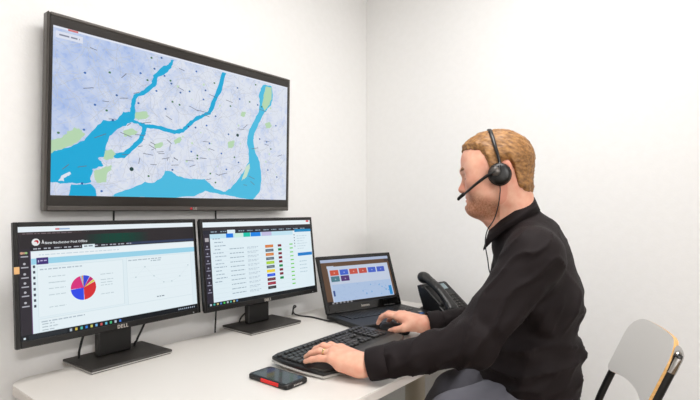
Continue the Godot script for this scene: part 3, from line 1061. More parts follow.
func make_mouse() -> void:
	var t := thing("computer_mouse", "black computer mouse under the man's right hand", "mouse", Vector3(1.512, DESK_Y, 0.612), 0.06)
	var mn := func(p: Vector3) -> Color:
		return Color.WHITE
	var f := Field.new()
	f.ball(Vector3(0, 0.012, 0.004), Vector3(0.033, 0.026, 0.06), 0.01)
	f.ball(Vector3(0, 0.012, -0.02), Vector3(0.031, 0.02, 0.042), 0.01)
	f.floor_y = 0.001
	var g := Net.new()
	g.build(f, Vector3(-0.045, -0.006, -0.075), Vector3(0.045, 0.05, 0.075), 0.004)
	put("shell", g.mesh(mn), M.board_black, t)
	var st := begin()
	lathe(st, [Vector2(0.0001, -0.0035), Vector2(0.009, -0.0035), Vector2(0.01, 0), Vector2(0.009, 0.0035), Vector2(0.0001, 0.0035)], 18, turned(Vector3.FORWARD, PI / 2, Vector3(0, 0.026, -0.035)))
	part("wheel", st, M.base_grey, t)

func make_smartphone() -> void:
	var t := thing("smartphone", "smartphone in a black case with a red side strip, lying on the desk", "smartphone", Vector3(0.899, DESK_Y, 0.648), 0.0)
	var st := begin()
	slab(st, rrect(0.082, 0.152, 0.012, 5), 0.0, 0.0135, 0.003)
	part("case", st, M.case_black, t)
	st = begin()
	slab(st, rrect(0.068, 0.134, 0.007, 5), 0.0125, 0.0138, 0.0004)
	var g := part("screen", st, M.phone_glass, t)
	st = begin()
	box(st, Vector3(0.02, 0.0003, 0.003), at3(0, 0.0139, -0.06), 0.0001)
	part("speaker_slot", st, M.base_grey, g)
	for sx in [-1, 1]:
		st = begin()
		box(st, Vector3(0.003, 0.0095, 0.068), at3(sx * 0.0402, 0.0075, 0.012), 0.001)
		part("side_strip", st, M.red_rubber, t).set_meta("label", "red rubber strip")
	st = begin()
	box(st, Vector3(0.034, 0.0065, 0.002), at3(0.0, 0.007, 0.0756), 0.0008)
	part("port_opening", st, M.base_grey, t)
	for i in 6:
		st = begin()
		box(st, Vector3(0.003, 0.004, 0.001), at3(-0.013 + i * 0.0052, 0.007, 0.0766), 0.0004)
		part("speaker_hole", st, M.silver, t)

# ---------------------------------------------------------------- cables
func cable(called: String, label: String, ctrl: Array, r: float) -> void:
	var st := begin()
	tube(st, smooth_path(ctrl, 10), r, -1.0, 8)
	var o := part(called, st, M.cable)
	tag(o, label, "cable")

func make_cables() -> void:
	var y := DESK_Y
	cable("television_cable", "thin black cable dropping from the television behind the pie chart monitor", [Vector3(0.758, 1.3, 0.012), Vector3(0.758, 1.19, 0.014), Vector3(0.757, 1.0, 0.016), Vector3(0.76, 0.8, 0.02), Vector3(0.765, 0.55, 0.02)], 0.0032)
	cable("television_cable", "thin black cable dropping down the wall between the two monitors", [Vector3(1.15, 1.3, 0.012), Vector3(1.155, 1.19, 0.014), Vector3(1.158, 1.0, 0.018), Vector3(1.15, 0.86, 0.03), Vector3(1.125, 0.79, 0.06), Vector3(1.11, 0.735, 0.077), Vector3(1.108, 0.55, 0.07)], 0.0032)
	cable("monitor_cable", "black cable hanging under the left half of the pie chart monitor", [Vector3(0.68, 0.9, 0.10), Vector3(0.645, 0.84, 0.088), Vector3(0.632, 0.79, 0.08), Vector3(0.63, 0.735, 0.074), Vector3(0.64, 0.5, 0.06)], 0.0034)
	cable("monitor_cable", "black cable curving beside the stand of the pie chart monitor", [Vector3(0.84, 0.9, 0.1), Vector3(0.832, 0.845, 0.094), Vector3(0.818, 0.805, 0.088), Vector3(0.805, 0.77, 0.08), Vector3(0.80, 0.735, 0.074), Vector3(0.8, 0.5, 0.07)], 0.0034)
	cable("monitor_cable", "short black cable looping out beside the stand of the coloured-tag monitor", [Vector3(1.3, 0.9, 0.12), Vector3(1.34, 0.868, 0.112), Vector3(1.335, 0.845, 0.106), Vector3(1.30, 0.82, 0.098), Vector3(1.25, 0.79, 0.087), Vector3(1.22, 0.74, 0.076), Vector3(1.22, 0.55, 0.07)], 0.0034)
	cable("laptop_power_cable", "black power cable looping across the desk to the laptop's left side", [Vector3(1.5, y - 0.1, 0.075), Vector3(1.502, y + 0.012, 0.09), Vector3(1.506, y + 0.034, 0.105), Vector3(1.487, y + 0.04, 0.112), Vector3(1.478, y + 0.015, 0.118), Vector3(1.487, y + 0.004, 0.14), Vector3(1.5, y + 0.0036, 0.2), Vector3(1.495, y + 0.0036, 0.27), Vector3(1.483, y + 0.006, 0.32), Vector3(1.486, y + 0.01, 0.352)], 0.0032)
	cable("phone_cable", "thin black cable behind the desk phone", [Vector3(1.925, y + 0.012, 0.505), Vector3(1.9, y + 0.006, 0.45), Vector3(1.93, y + 0.004, 0.36), Vector3(1.99, y + 0.004, 0.25), Vector3(2.0, y + 0.004, 0.12), Vector3(2.0, y - 0.05, 0.08)], 0.0026)

# ---------------------------------------------------------------- chair
func make_chair() -> void:
	# faces the man's way; local -z is forward
	var t := thing("office_chair", "grey plywood chair with a black tube frame under the seated man", "chair", Vector3(1.515, 0, 1.149), 0.419)
	var W := 0.358
	# backrest: curved plywood panel, leaning back; built as a grid
	var rows := 14
	var cols := 16
	var front := func(u: float, v: float) -> Vector3:
		# u across -1..1, v 0 (bottom) .. 1 (top)
		var y := lerpf(0.675, 0.86, v)
		var z := 0.175 + (y - 0.6) * 0.46 + 0.02 * (1.0 - u * u)
		return Vector3(u * W / 2, y, z)
	var st := begin()
	var edge := begin()
	# rounded top corners, bowed lower edge: for each column the lowest and highest v
	var span := func(u: float) -> Vector2:
		var r := 0.42
		var top := 1.0
		if absf(u) > 1.0 - r:
			var k := (absf(u) - (1.0 - r)) / r
			top = 1.0 - 0.32 * (1.0 - sqrt(maxf(0.0, 1.0 - k * k)))
		var low := 0.0 + 0.16 * (1.0 - u * u) * 0.6
		if absf(u) > 0.8:
			var k2 := (absf(u) - 0.8) / 0.2
			low += 0.1 * (1.0 - sqrt(maxf(0.0, 1.0 - k2 * k2)))
		return Vector2(low, top)
	var thick := 0.012
	var back_dir := Vector3(0, -0.418, 0.908)
	st.set_smooth_group(2)
	var us := []
	for i in cols + 1:
		us.append(sin(PI * (float(i) / cols - 0.5)))
	for i in cols:
		for j in rows:
			var q := []
			for c in [[0, 0], [1, 0], [1, 1], [0, 1]]:
				var u: float = us[i + c[0]]
				var sp: Vector2 = span.call(u)
				q.append(front.call(u, lerpf(sp.x, sp.y, float(j + c[1]) / rows)))
			st.set_smooth_group(2)
			quad(st, q[0], q[1], q[2], q[3], -back_dir)
			st.set_smooth_group(3)
			quad(st, q[0] + back_dir * thick, q[1] + back_dir * thick, q[2] + back_dir * thick, q[3] + back_dir * thick, back_dir)
	var panel := part("backrest", st, M.chair_grey, t)
	var rim := PackedVector3Array()
	for i in cols + 1:
		rim.append(front.call(us[i], span.call(us[i]).y))
	for j in range(1, rows):
		rim.append(front.call(1.0, lerpf(span.call(1.0).y, span.call(1.0).x, float(j) / rows)))
	for i in range(cols, -1, -1):
		rim.append(front.call(us[i], span.call(us[i]).x))
	for j in range(1, rows):
		rim.append(front.call(-1.0, lerpf(span.call(-1.0).x, span.call(-1.0).y, float(j) / rows)))
	var mid := Vector3(0, 0.76, 0.24)
	edge.set_smooth_group(4)
	for i in rim.size():
		var a := rim[i]
		var b := rim[(i + 1) % rim.size()]
		if a.distance_to(b) > 1e-5:
			quad(edge, a, b, b + back_dir * thick, a + back_dir * thick, (a + b) / 2 - mid)
	part("plywood_edge", edge, M.plywood, panel).set_meta("label", "bare plywood edge")
	# seat
	st = begin()
	slab(st, rrect(0.4, 0.4, 0.07, 8), 0.475, 0.487, 0.002, at3(0, 0, -0.02))
	var seat := part("seat", st, M.chair_grey, t)
	st = begin()
	slab(st, rrect(0.402, 0.402, 0.07, 8), 0.4765, 0.4855, 0.0002, at3(0, 0, -0.02))
	part("plywood_edge", st, M.plywood, seat)
	# two bent tube sides: upright, seat rail, front leg, runner
	for s in [-1, 1]:
		st = begin()
		var x: float = s * (W / 2 - 0.006)
		tube(st, smooth_path([Vector3(x * 0.8, 0.836, 0.305), Vector3(x * 0.97, 0.828, 0.299), Vector3(x, 0.808, 0.289), Vector3(x, 0.7, 0.24), Vector3(x, 0.6, 0.196), Vector3(x, 0.52, 0.165), Vector3(x, 0.466, 0.12), Vector3(x, 0.462, 0.02), Vector3(x, 0.46, -0.14), Vector3(x, 0.42, -0.18), Vector3(x * 1.02, 0.2, -0.2), Vector3(x * 1.04, 0.012, -0.22)], 6), 0.0112, -1.0, 12)
		var side := part("side_tube", st, M.tube_black, t)
		st = begin()
		tube(st, smooth_path([Vector3(x * 0.82, 0.8352, 0.3045), Vector3(x * 0.97, 0.828, 0.299), Vector3(x, 0.808, 0.289), Vector3(x, 0.785, 0.2785)], 6), 0.0122, -1.0, 12)
		part("chrome_bend", st, M.chrome, side)
		st = begin()
		tube(st, PackedVector3Array([Vector3(x, 0.46, 0.05), Vector3(x * 1.04, 0.012, 0.26)]), 0.0112, -1.0, 12)
		part("leg", st, M.tube_black, t)
		for z in [-0.22, 0.26]:
			st = begin()
			lathe(st, [Vector2(0.0001, 0), Vector2(0.015, 0), Vector2(0.015, 0.02), Vector2(0.012, 0.024)], 12, at3(x * 1.04, 0, z))
			part("foot_cap", st, M.cable, t)
	for z in [-0.1, 0.1]:
		st = begin()
		tube(st, PackedVector3Array([Vector3(-W / 2 + 0.006, 0.464, z), Vector3(W / 2 - 0.006, 0.464, z)]), 0.009, -1.0, 10)
		part("crossbar", st, M.tube_black, t)

# ---------------------------------------------------------------- smooth bodies: distance fields meshed as surface nets
class Prim:
	var kind := 0  # 0 tapered capsule, 1 ellipsoid
	var a: Vector3
	var ab: Vector3
	var inv := 0.0
	var ra := 0.0
	var rb := 0.0
	var k := 0.0
	var n := Vector3.ZERO
	var q := 1.0
	var rad: Vector3
	var turn: Basis
	var cut := false
	func d(p: Vector3) -> float:
		var v := p - a
		if kind == 0:
			var t := clampf(v.dot(ab) * inv, 0.0, 1.0)
			v -= ab * t
			if q != 1.0:
				var c := v.dot(n)
				v += n * (c / q - c)
			return v.length() - (ra + (rb - ra) * t)
		v = turn * v
		var s := v / rad
		var k0 := s.length()
		var k1 := (s / rad).length()
		return k0 * (k0 - 1.0) / maxf(k1, 1e-6) if k0 > 1e-4 else -minf(rad.x, minf(rad.y, rad.z))

class Field:
	var prims: Array[Prim] = []
	var mod: Callable
	var grown := 0.0
	var floor_y := -1e9
	func limb(a: Vector3, b: Vector3, ra: float, rb: float, k := 0.03, n := Vector3.ZERO, q := 1.0) -> void:
		var p := Prim.new()
		p.a = a
		p.ab = b - a
		p.inv = 1.0 / maxf((b - a).length_squared(), 1e-9)
		p.ra = ra
		p.rb = rb
		p.k = k
		p.n = n
		p.q = q
		prims.append(p)
	func ball(c: Vector3, r: Vector3, k := 0.02, turn := Basis()) -> void:
		var p := Prim.new()
		p.kind = 1
		p.a = c
		p.rad = r
		p.k = k
		p.turn = turn.transposed()
		prims.append(p)
	func hollow(c: Vector3, r: Vector3, k := 0.01, turn := Basis()) -> void:
		ball(c, r, k, turn)
		prims[-1].cut = true
	func value(p: Vector3, list: Array[Prim]) -> float:
		var d := 1.0
		for m in list:
			var e := m.d(p)
			if m.cut:
				e = -e
				var h := maxf(m.k - absf(d - e), 0.0) / m.k
				d = maxf(d, e) + h * h * m.k * 0.25
			else:
				var h := maxf(m.k - absf(d - e), 0.0) / m.k
				d = minf(d, e) - h * h * m.k * 0.25
		d -= grown
		if mod.is_valid():
			d = mod.call(p, d)
		if floor_y > -1e8:
			d = maxf(d, floor_y - p.y)
		return d

class Net:
	var verts := PackedVector3Array()
	var index := PackedInt32Array()
	func build(f: Field, lo: Vector3, hi: Vector3, cell: float, xf := Transform3D()) -> void:
		var nx := ceili((hi.x - lo.x) / cell / 4.0) * 4
		var ny := ceili((hi.y - lo.y) / cell / 4.0) * 4
		var nz := ceili((hi.z - lo.z) / cell / 4.0) * 4
		var grid := PackedFloat32Array()
		grid.resize(nx * ny * nz)
		grid.fill(1.0)
		var ids := PackedInt32Array()
		ids.resize(nx * ny * nz)
		ids.fill(-1)
		var hd := cell * 4.0 * 0.87
		var active := PackedInt32Array()
		var sy := nx
		var sz := nx * ny
		for bz in nz / 4:
			for by in ny / 4:
				for bx in nx / 4:
					var c := lo + Vector3(bx * 4 + 1.5, by * 4 + 1.5, bz * 4 + 1.5) * cell
					var best := 1e9
					var ds := PackedFloat32Array()
					for m in f.prims:
						var e := m.d(c)
						ds.append(e)
						if not m.cut and e < best:
							best = e
					if best > hd * 2.2 + 0.03 + f.grown:
						continue
					var list: Array[Prim] = []
					for i in ds.size():
						var m := f.prims[i]
						if (m.cut and ds[i] < hd * 2.0 + m.k) or (not m.cut and ds[i] < best + 2.2 * hd + m.k):
							list.append(m)
					var v := f.value(c, list)
					if absf(v) > hd * 2.4 + 0.006:
						if v < 0.0:
							for k in 4:
								for j in 4:
									for i in 4:
										grid[(bx * 4 + i) + (by * 4 + j) * sy + (bz * 4 + k) * sz] = -1.0
						continue
					active.append(bx * 4)
					active.append(by * 4)
					active.append(bz * 4)
					for k in 4:
						for j in 4:
							for i in 4:
								var p := lo + Vector3(bx * 4 + i, by * 4 + j, bz * 4 + k) * cell
								grid[(bx * 4 + i) + (by * 4 + j) * sy + (bz * 4 + k) * sz] = f.value(p, list)
		var cells := PackedInt32Array()
		var off := [0, 1, sy, sy + 1, sz, sz + 1, sz + sy, sz + sy + 1]
		var cp := [Vector3(0, 0, 0), Vector3(1, 0, 0), Vector3(0, 1, 0), Vector3(1, 1, 0), Vector3(0, 0, 1), Vector3(1, 0, 1), Vector3(0, 1, 1), Vector3(1, 1, 1)]
		var edges := [[0, 1], [2, 3], [4, 5], [6, 7], [0, 2], [1, 3], [4, 6], [5, 7], [0, 4], [1, 5], [2, 6], [3, 7]]
		for a in range(0, active.size(), 3):
			for k in 4:
				for j in 4:
					for i in 4:
						var x := active[a] + i
						var y := active[a + 1] + j
						var z := active[a + 2] + k
						if x >= nx - 1 or y >= ny - 1 or z >= nz - 1:
							continue
						var o := x + y * sy + z * sz
						var s := 0
						for q in 8:
							if grid[o + off[q]] < 0.0:
								s += 1
						if s == 0 or s == 8:
							continue
						var sum := Vector3.ZERO
						var cnt := 0
						for e in edges:
							var va := grid[o + off[e[0]]]
							var vb := grid[o + off[e[1]]]
							if (va < 0.0) != (vb < 0.0):
								var pa: Vector3 = cp[e[0]]
								sum += pa.lerp(cp[e[1]], va / (va - vb))
								cnt += 1
						ids[o] = verts.size()
						verts.append(xf * (lo + (Vector3(x, y, z) + sum / cnt) * cell))
						cells.append(x)
						cells.append(y)
						cells.append(z)
		for a in range(0, cells.size(), 3):
			var x := cells[a]
			var y := cells[a + 1]
			var z := cells[a + 2]
			var o := x + y * sy + z * sz
			var neg := grid[o] < 0.0
			for ax in 3:
				var st: int = [1, sy, sz][ax]
				var s1: int = [sy, sz, 1][ax]
				var s2: int = [sz, 1, sy][ax]
				if [y, z, x][ax] == 0 or [z, x, y][ax] == 0:
					continue
				if (grid[o + st] < 0.0) == neg:
					continue
				var i0 := ids[o]
				var i1 := ids[o - s1]
				var i2 := ids[o - s1 - s2]
				var i3 := ids[o - s2]
				if i0 < 0 or i1 < 0 or i2 < 0 or i3 < 0:
					continue
				if neg:
					index.append_array([i0, i3, i2, i0, i2, i1])
				else:
					index.append_array([i0, i1, i2, i0, i2, i3])
	func mesh(color: Callable) -> ArrayMesh:
		var nr := PackedVector3Array()
		nr.resize(verts.size())
		for t in range(0, index.size(), 3):
			var a := verts[index[t]]
			var b := verts[index[t + 1]]
			var c := verts[index[t + 2]]
			var n := (c - a).cross(b - a)
			nr[index[t]] += n
			nr[index[t + 1]] += n
			nr[index[t + 2]] += n
		var col := PackedColorArray()
		col.resize(verts.size())
		for i in verts.size():
			nr[i] = nr[i].normalized()
			col[i] = color.call(verts[i])
		var arr := []
		arr.resize(Mesh.ARRAY_MAX)
		arr[Mesh.ARRAY_VERTEX] = verts
		arr[Mesh.ARRAY_NORMAL] = nr
		arr[Mesh.ARRAY_COLOR] = col
		arr[Mesh.ARRAY_INDEX] = index
		var m := ArrayMesh.new()
		m.add_surface_from_arrays(Mesh.PRIMITIVE_TRIANGLES, arr)
		return m

# ---------------------------------------------------------------- the man
# his own axes: s to his right, y up, f forward; local (x, y, z) = (s, y, -f)
const HEAD_AT := Vector3(-0.051, 1.308, -0.107)

func sf(s: float, y: float, f: float) -> Vector3:
	return Vector3(s, y, -f)

func head_field(with_ears := true) -> Field:
	# head axes: x to his right, y up, z = -forward; origin at the middle of the head
	var h := Field.new()
	h.ball(sf(0, 0.036, -0.002), Vector3(0.073, 0.081, 0.096), 0.02)
	h.ball(sf(0, 0.03, 0.042), Vector3(0.062, 0.06, 0.0595), 0.03)
	h.ball(sf(0, -0.03, 0.04), Vector3(0.058, 0.074, 0.05), 0.03)
	h.ball(sf(0, -0.078, 0.055), Vector3(0.036, 0.034, 0.034), 0.025)
	h.ball(sf(0, -0.104, 0.067), Vector3(0.027, 0.0215, 0.025), 0.02)
	for s in [-1, 1]:
		h.limb(sf(s * 0.016, -0.107, 0.066), sf(s * 0.052, -0.078, 0.005), 0.016, 0.018, 0.03)
		h.limb(sf(s * 0.052, -0.078, 0.005), sf(s * 0.06, -0.01, -0.005), 0.018, 0.014, 0.03)
		h.ball(sf(s * 0.042, -0.032, 0.066), Vector3(0.022, 0.018, 0.02), 0.025)
		h.ball(sf(s * 0.044, -0.048, 0.045), Vector3(0.02, 0.036, 0.034), 0.03)
		h.ball(sf(s * 0.05, 0.004, 0.05), Vector3(0.017, 0.03, 0.03), 0.03)
		h.limb(sf(s * 0.006, 0.004, 0.097), sf(s * 0.045, 0.006, 0.079), 0.0088, 0.008, 0.014)
		h.hollow(sf(s * 0.031, -0.014, 0.105), Vector3(0.018, 0.011, 0.015), 0.012)
		h.ball(sf(s * 0.031, -0.0145, 0.0815), Vector3(0.0125, 0.011, 0.0125), 0.004)
		h.ball(sf(s * 0.011, -0.054, 0.093), Vector3(0.0075, 0.0075, 0.011), 0.008)
	h.limb(sf(0, -0.012, 0.091), sf(0, -0.049, 0.1035), 0.0075, 0.0095, 0.012)
	h.ball(sf(0, -0.05, 0.1025), Vector3(0.0095, 0.0085, 0.009), 0.008)
	h.limb(sf(-0.014, -0.0745, 0.086), sf(0.014, -0.0745, 0.086), 0.0055, 0.0055, 0.008)
	h.limb(sf(-0.012, -0.085, 0.0845), sf(0.012, -0.085, 0.0845), 0.0058, 0.0058, 0.008)
	h.hollow(sf(0, -0.08, 0.0945), Vector3(0.022, 0.0018, 0.008), 0.003)
	h.hollow(sf(0, -0.0935, 0.096), Vector3(0.02, 0.004, 0.008), 0.008)
	# neck
	h.limb(sf(0, -0.05, -0.035), sf(0.012, -0.2, -0.062), 0.06, 0.062, 0.04)
	h.limb(sf(0, -0.11, 0.02), sf(0.01, -0.19, -0.03), 0.036, 0.04, 0.04)
	# ears
	for s in ([-1, 1] if with_ears else []):
		var e := Basis(Vector3.UP, s * 0.35) * Basis(Vector3.RIGHT, 0.2)
		h.ball(sf(s * 0.077, -0.006, -0.021), Vector3(0.006, 0.032, 0.017), 0.006, e)
		h.hollow(sf(s * 0.083, -0.004, -0.018), Vector3(0.005, 0.019, 0.009), 0.004, e)
	return h

const HAIRLINE := [[0.13, 0.068], [0.105, 0.062], [0.09, 0.066], [0.076, 0.066], [0.05, 0.06], [0.037, 0.045], [0.026, 0.018], [0.02, -0.012], [0.0, -0.018], [-0.006, 0.02], [-0.03, 0.03], [-0.044, 0.002], [-0.055, -0.045], [-0.075, -0.062], [-0.2, -0.07]]

func hairline(f: float) -> float:
	for i in HAIRLINE.size() - 1:
		var a: Array = HAIRLINE[i]
		var b: Array = HAIRLINE[i + 1]
		if f <= a[0] and f >= b[0]:
			return lerpf(a[1], b[1], (a[0] - f) / (a[0] - b[0]))
	return -0.07

func hand_field(root: Transform3D, side: float, tips: Array, lift: float, elbow: Vector3, k: float) -> Field:
	# hand axes: x towards the thumb, y up, z = -forward; side mirrors
	var h := Field.new()
	var P := func(x: float, y: float, f: float) -> Vector3:
		return root * (Vector3(x * side, y, -f) * k)
	var nrm := (root.basis * Vector3.UP).normalized()
	# forearm end and wrist
	h.limb(root.origin.move_toward(elbow, 0.09), P.call(0, 0, 0.0), 0.031 * k, 0.0265 * k, 0.02, nrm, 0.86)
	var mcp := [P.call(0.029, lift, 0.092), P.call(0.009, lift + 0.003, 0.096), P.call(-0.012, lift, 0.091), P.call(-0.031, lift - 0.006, 0.08)]
	var rr := [0.0125, 0.0125, 0.0118, 0.011]
	# palm
	for i in 4:
		h.limb(P.call([0.014, 0.005, -0.006, -0.014][i], 0, 0.008), mcp[i], 0.019 * k, (rr[i] + 0.0015) * k, 0.022)
	h.limb(P.call(0.012, -0.006, 0.02), P.call(0.03, -0.004, 0.05), 0.016 * k, 0.013 * k, 0.02)
	h.limb(P.call(-0.018, -0.008, 0.02), P.call(-0.026, -0.006, 0.06), 0.014 * k, 0.011 * k, 0.02)
	for i in 4:
		var m: Vector3 = mcp[i]
		var t: Array = tips[i]
		var p1: Vector3 = P.call(t[0][0], t[0][1], t[0][2])
		var p2: Vector3 = P.call(t[1][0], t[1][1], t[1][2])
		var p3: Vector3 = P.call(t[2][0], t[2][1], t[2][2])
		var r: float = rr[i] * k
		h.limb(m, p1, r * 0.86, r * 0.78, 0.005)
		h.limb(p1, p2, r * 0.78, r * 0.68, 0.004)
		h.limb(p2, p3, r * 0.68, r * 0.56, 0.004)
		h.ball(m + nrm * 0.004, Vector3.ONE * r * 0.8, 0.01)
	var th: Array = tips[4]
	var t0: Vector3 = P.call(0.02, -0.004, 0.03)
	var t1: Vector3 = P.call(th[0][0], th[0][1], th[0][2])
	var t2: Vector3 = P.call(th[1][0], th[1][1], th[1][2])
	var t3: Vector3 = P.call(th[2][0], th[2][1], th[2][2])
	h.limb(t0, t1, 0.0165 * k, 0.0125 * k, 0.014)
	h.limb(t1, t2, 0.0122 * k, 0.0105 * k, 0.005)
	h.limb(t2, t3, 0.0105 * k, 0.0075 * k, 0.004)
	return h

func frame_to(at: Vector3, forward: Vector3, up := Vector3.UP) -> Transform3D:
	var z := -forward.normalized()
	var x := up.cross(z).normalized()
	return Transform3D(Basis(x, z.cross(x), z), at)

const LW := Vector3(-0.292, 0.781, -0.452)
const RW := Vector3(0.176, 0.79, -0.343)
const LE := Vector3(-0.268, 0.853, -0.178)
const RE := Vector3(0.26, 0.815, -0.095)
const LS := Vector3(-0.19, 1.075, -0.02)
const RS := Vector3(0.17, 1.065, -0.035)

func body_prims(f: Field, grow: float) -> void:
	var X := Vector3.RIGHT
	f.limb(sf(0, 0.66, 0.012), sf(0, 0.76, 0.022), 0.133 + grow, 0.142 + grow, 0.06, X, 1.2)
	f.limb(sf(0, 0.76, 0.02), sf(-0.005, 0.95, -0.004), 0.136 + grow, 0.118 + grow, 0.06, X, 1.28)
	f.limb(sf(-0.005, 0.95, -0.004), sf(-0.012, 1.065, 0.008), 0.114 + grow, 0.092 + grow, 0.06, X, 1.5)
	f.limb(sf(-0.012, 1.06, 0.005), sf(-0.034, 1.155, 0.04), 0.088 + grow, 0.056 + grow, 0.06, X, 1.15)
	f.limb(LS, sf(-0.02, 1.1, 0.012), 0.062 + grow, 0.062 + grow, 0.06)
	f.limb(RS, sf(-0.02, 1.1, 0.012), 0.062 + grow, 0.062 + grow, 0.06)

func make_person() -> void:
	var t := thing("person", "man in a black shirt and grey trousers typing at the desk, wearing a headset", "person", Vector3(1.493, 0, 1.130), 0.418)
	var head_xf := Transform3D(Basis(Vector3.RIGHT, -0.02), HEAD_AT)
	# ---- skin: one surface, finer for head and hands
	var skin := Net.new()
	var hf := head_field()
	skin.build(hf, Vector3(-0.1, -0.215, -0.13), Vector3(0.1, 0.135, 0.13), 0.0027, head_xf)
	var turn := Basis(Vector3.UP, -0.418)
	var lroot := frame_to(LW, turn * Vector3(-0.1, 0.0, -1.0))
	var rroot := frame_to(RW, turn * Vector3(-0.06, 0.0, -1.0))
	# left hand types: fingers reach down to the keys (tip heights are about 15 mm under the wrist)
	var ltips := [
		[[0.034, 0.021, 0.129], [0.036, 0.009, 0.151], [0.036, -0.003, 0.163]],
		[[0.011, 0.023, 0.136], [0.011, 0.011, 0.161], [0.011, -0.002, 0.175]],
		[[-0.014, 0.017, 0.13], [-0.017, 0.008, 0.155], [-0.018, -0.003, 0.171]],
		[[-0.037, 0.008, 0.113], [-0.042, 0.002, 0.135], [-0.044, -0.005, 0.152]],
		[[0.046, 0.0, 0.066], [0.056, -0.002, 0.093], [0.06, -0.004, 0.113]]]
	var rtips := [
		[[0.033, 0.022, 0.135], [0.031, 0.008, 0.16], [0.028, -0.014, 0.175]],
		[[0.008, 0.022, 0.142], [0.007, 0.008, 0.168], [0.006, -0.012, 0.182]],
		[[-0.016, 0.012, 0.133], [-0.02, -0.006, 0.155], [-0.022, -0.024, 0.166]],
		[[-0.036, -0.002, 0.112], [-0.039, -0.02, 0.128], [-0.04, -0.032, 0.138]],
		[[0.05, -0.012, 0.06], [0.056, -0.02, 0.088], [0.054, -0.026, 0.11]]]
	var lf := hand_field(lroot, 1.0, ltips, 0.016, LE, 1.1)
	var rf := hand_field(rroot, -1.0, rtips, 0.018, RE, 1.04)
	for pair in [[lf, lroot, 1.0], [rf, rroot, -1.0]]:
		var lo := Vector3.ONE * 1e9
		var hi := -lo
		for p in pair[0].prims:
			for e in [p.a, p.a + p.ab]:
				lo = lo.min(e)
				hi = hi.max(e)
		skin.build(pair[0], lo - Vector3.ONE * 0.04, hi + Vector3.ONE * 0.04, 0.0031)
	var bf := Field.new()
	body_prims(bf, -0.028)
	bf.limb(LS, LE, 0.05, 0.042, 0.04)
	bf.limb(LE, LE.lerp(LW, 0.85), 0.042, 0.026, 0.02)
	bf.limb(RS, RE, 0.05, 0.042, 0.04)
	bf.limb(RE, RE.lerp(RW, 0.85), 0.042, 0.026, 0.02)
	for s in [-1, 1]:
		bf.limb(sf(s * 0.09, 0.6, 0.05), sf(s * 0.15, 0.42, 0.375), 0.075, 0.052, 0.03)
		bf.limb(sf(s * 0.15, 0.41, 0.35), sf(s * 0.15, 0.1, 0.34), 0.05, 0.034, 0.03)
		bf.limb(sf(s * 0.15, 0.06, 0.33), sf(s * 0.16, 0.035, 0.47), 0.033, 0.024, 0.02)
	skin.build(bf, Vector3(-0.42, 0.0, -0.62), Vector3(0.42, 1.25, 0.22), 0.014)
	var grain := FastNoiseLite.new()
	grain.seed = 7
	grain.frequency = 220.0
	var blotch := FastNoiseLite.new()
	blotch.seed = 8
	blotch.frequency = 28.0
	var inv := head_xf.affine_inverse()
	var rgb := func(r: float, g: float, b: float) -> Color:
		return Color(r / 255.0, g / 255.0, b / 255.0).srgb_to_linear()
	var base: Color = rgb.call(232, 180, 154)
	var ruddy: Color = rgb.call(216, 138, 116)
	var stubble: Color = rgb.call(150, 96, 58)
	var lip: Color = rgb.call(186, 104, 96)
	var skin_color := func(v: Vector3) -> Color:
		var c := base.lerp(ruddy, clampf(0.25 + 0.6 * blotch.get_noise_3dv(v), 0.0, 0.8))
		var p: Vector3 = inv * v
		if p.y > -0.21 and v.y > 1.08:
			var f := -p.z
			var x := absf(p.x)
			# nose, cheeks and ears are redder
			c = c.lerp(ruddy, clampf(1.0 - Vector3(x, p.y + 0.05, f - 0.105).length() / 0.03, 0.0, 0.8))
			c = c.lerp(ruddy, clampf(1.0 - Vector3(x - 0.045, p.y + 0.035, f - 0.07).length() / 0.035, 0.0, 0.7))
			if x > 0.07 and f < 0.0 and p.y < 0.04:
				c = c.lerp(ruddy, 0.6)
			# beard: chin, jaw and upper lip, with a hairy grain
			var line := lerpf(-0.07, -0.052, clampf((f - 0.02) / 0.06, 0.0, 1.0)) if f > 0.0 else -0.055
			var b := clampf((line - p.y) / 0.03, 0.0, 1.0)
			if f < -0.002 or p.y < -0.142:
				b = 0.0
			b *= clampf((p.y + 0.15) / 0.02, 0.0, 1.0)
			b *= clampf(Vector2(x / 0.03, (p.y + 0.0805) / 0.014).length() - 0.5, 0.25, 1.0) if f > 0.06 else 1.0
			b = clampf(b * (0.62 + 0.55 * grain.get_noise_3d(v.x, v.y * 0.5, v.z)) , 0.0, 0.85)
			c = c.lerp(stubble, b)
			var lips := 1.0 - Vector2(x / 0.025, (p.y + 0.0802) / 0.0085).length()
			if f > 0.07 and lips > 0.0:
				c = c.lerp(lip, clampf(lips * 2.5, 0.0, 0.7))
		return c
	var skin_mat := StandardMaterial3D.new()
	skin_mat.resource_name = "skin"
	skin_mat.vertex_color_use_as_albedo = true
	skin_mat.roughness = 0.5
	skin_mat.subsurf_scatter_enabled = true
	skin_mat.subsurf_scatter_strength = 0.06
	skin_mat.metallic_specular = 0.4
	put("body", skin.mesh(skin_color), skin_mat, t)
	# ---- hair: a shell over the skull above the hairline
	var strands := FastNoiseLite.new()
	strands.seed = 12
	strands.frequency = 1.0
	var hair := head_field(false)
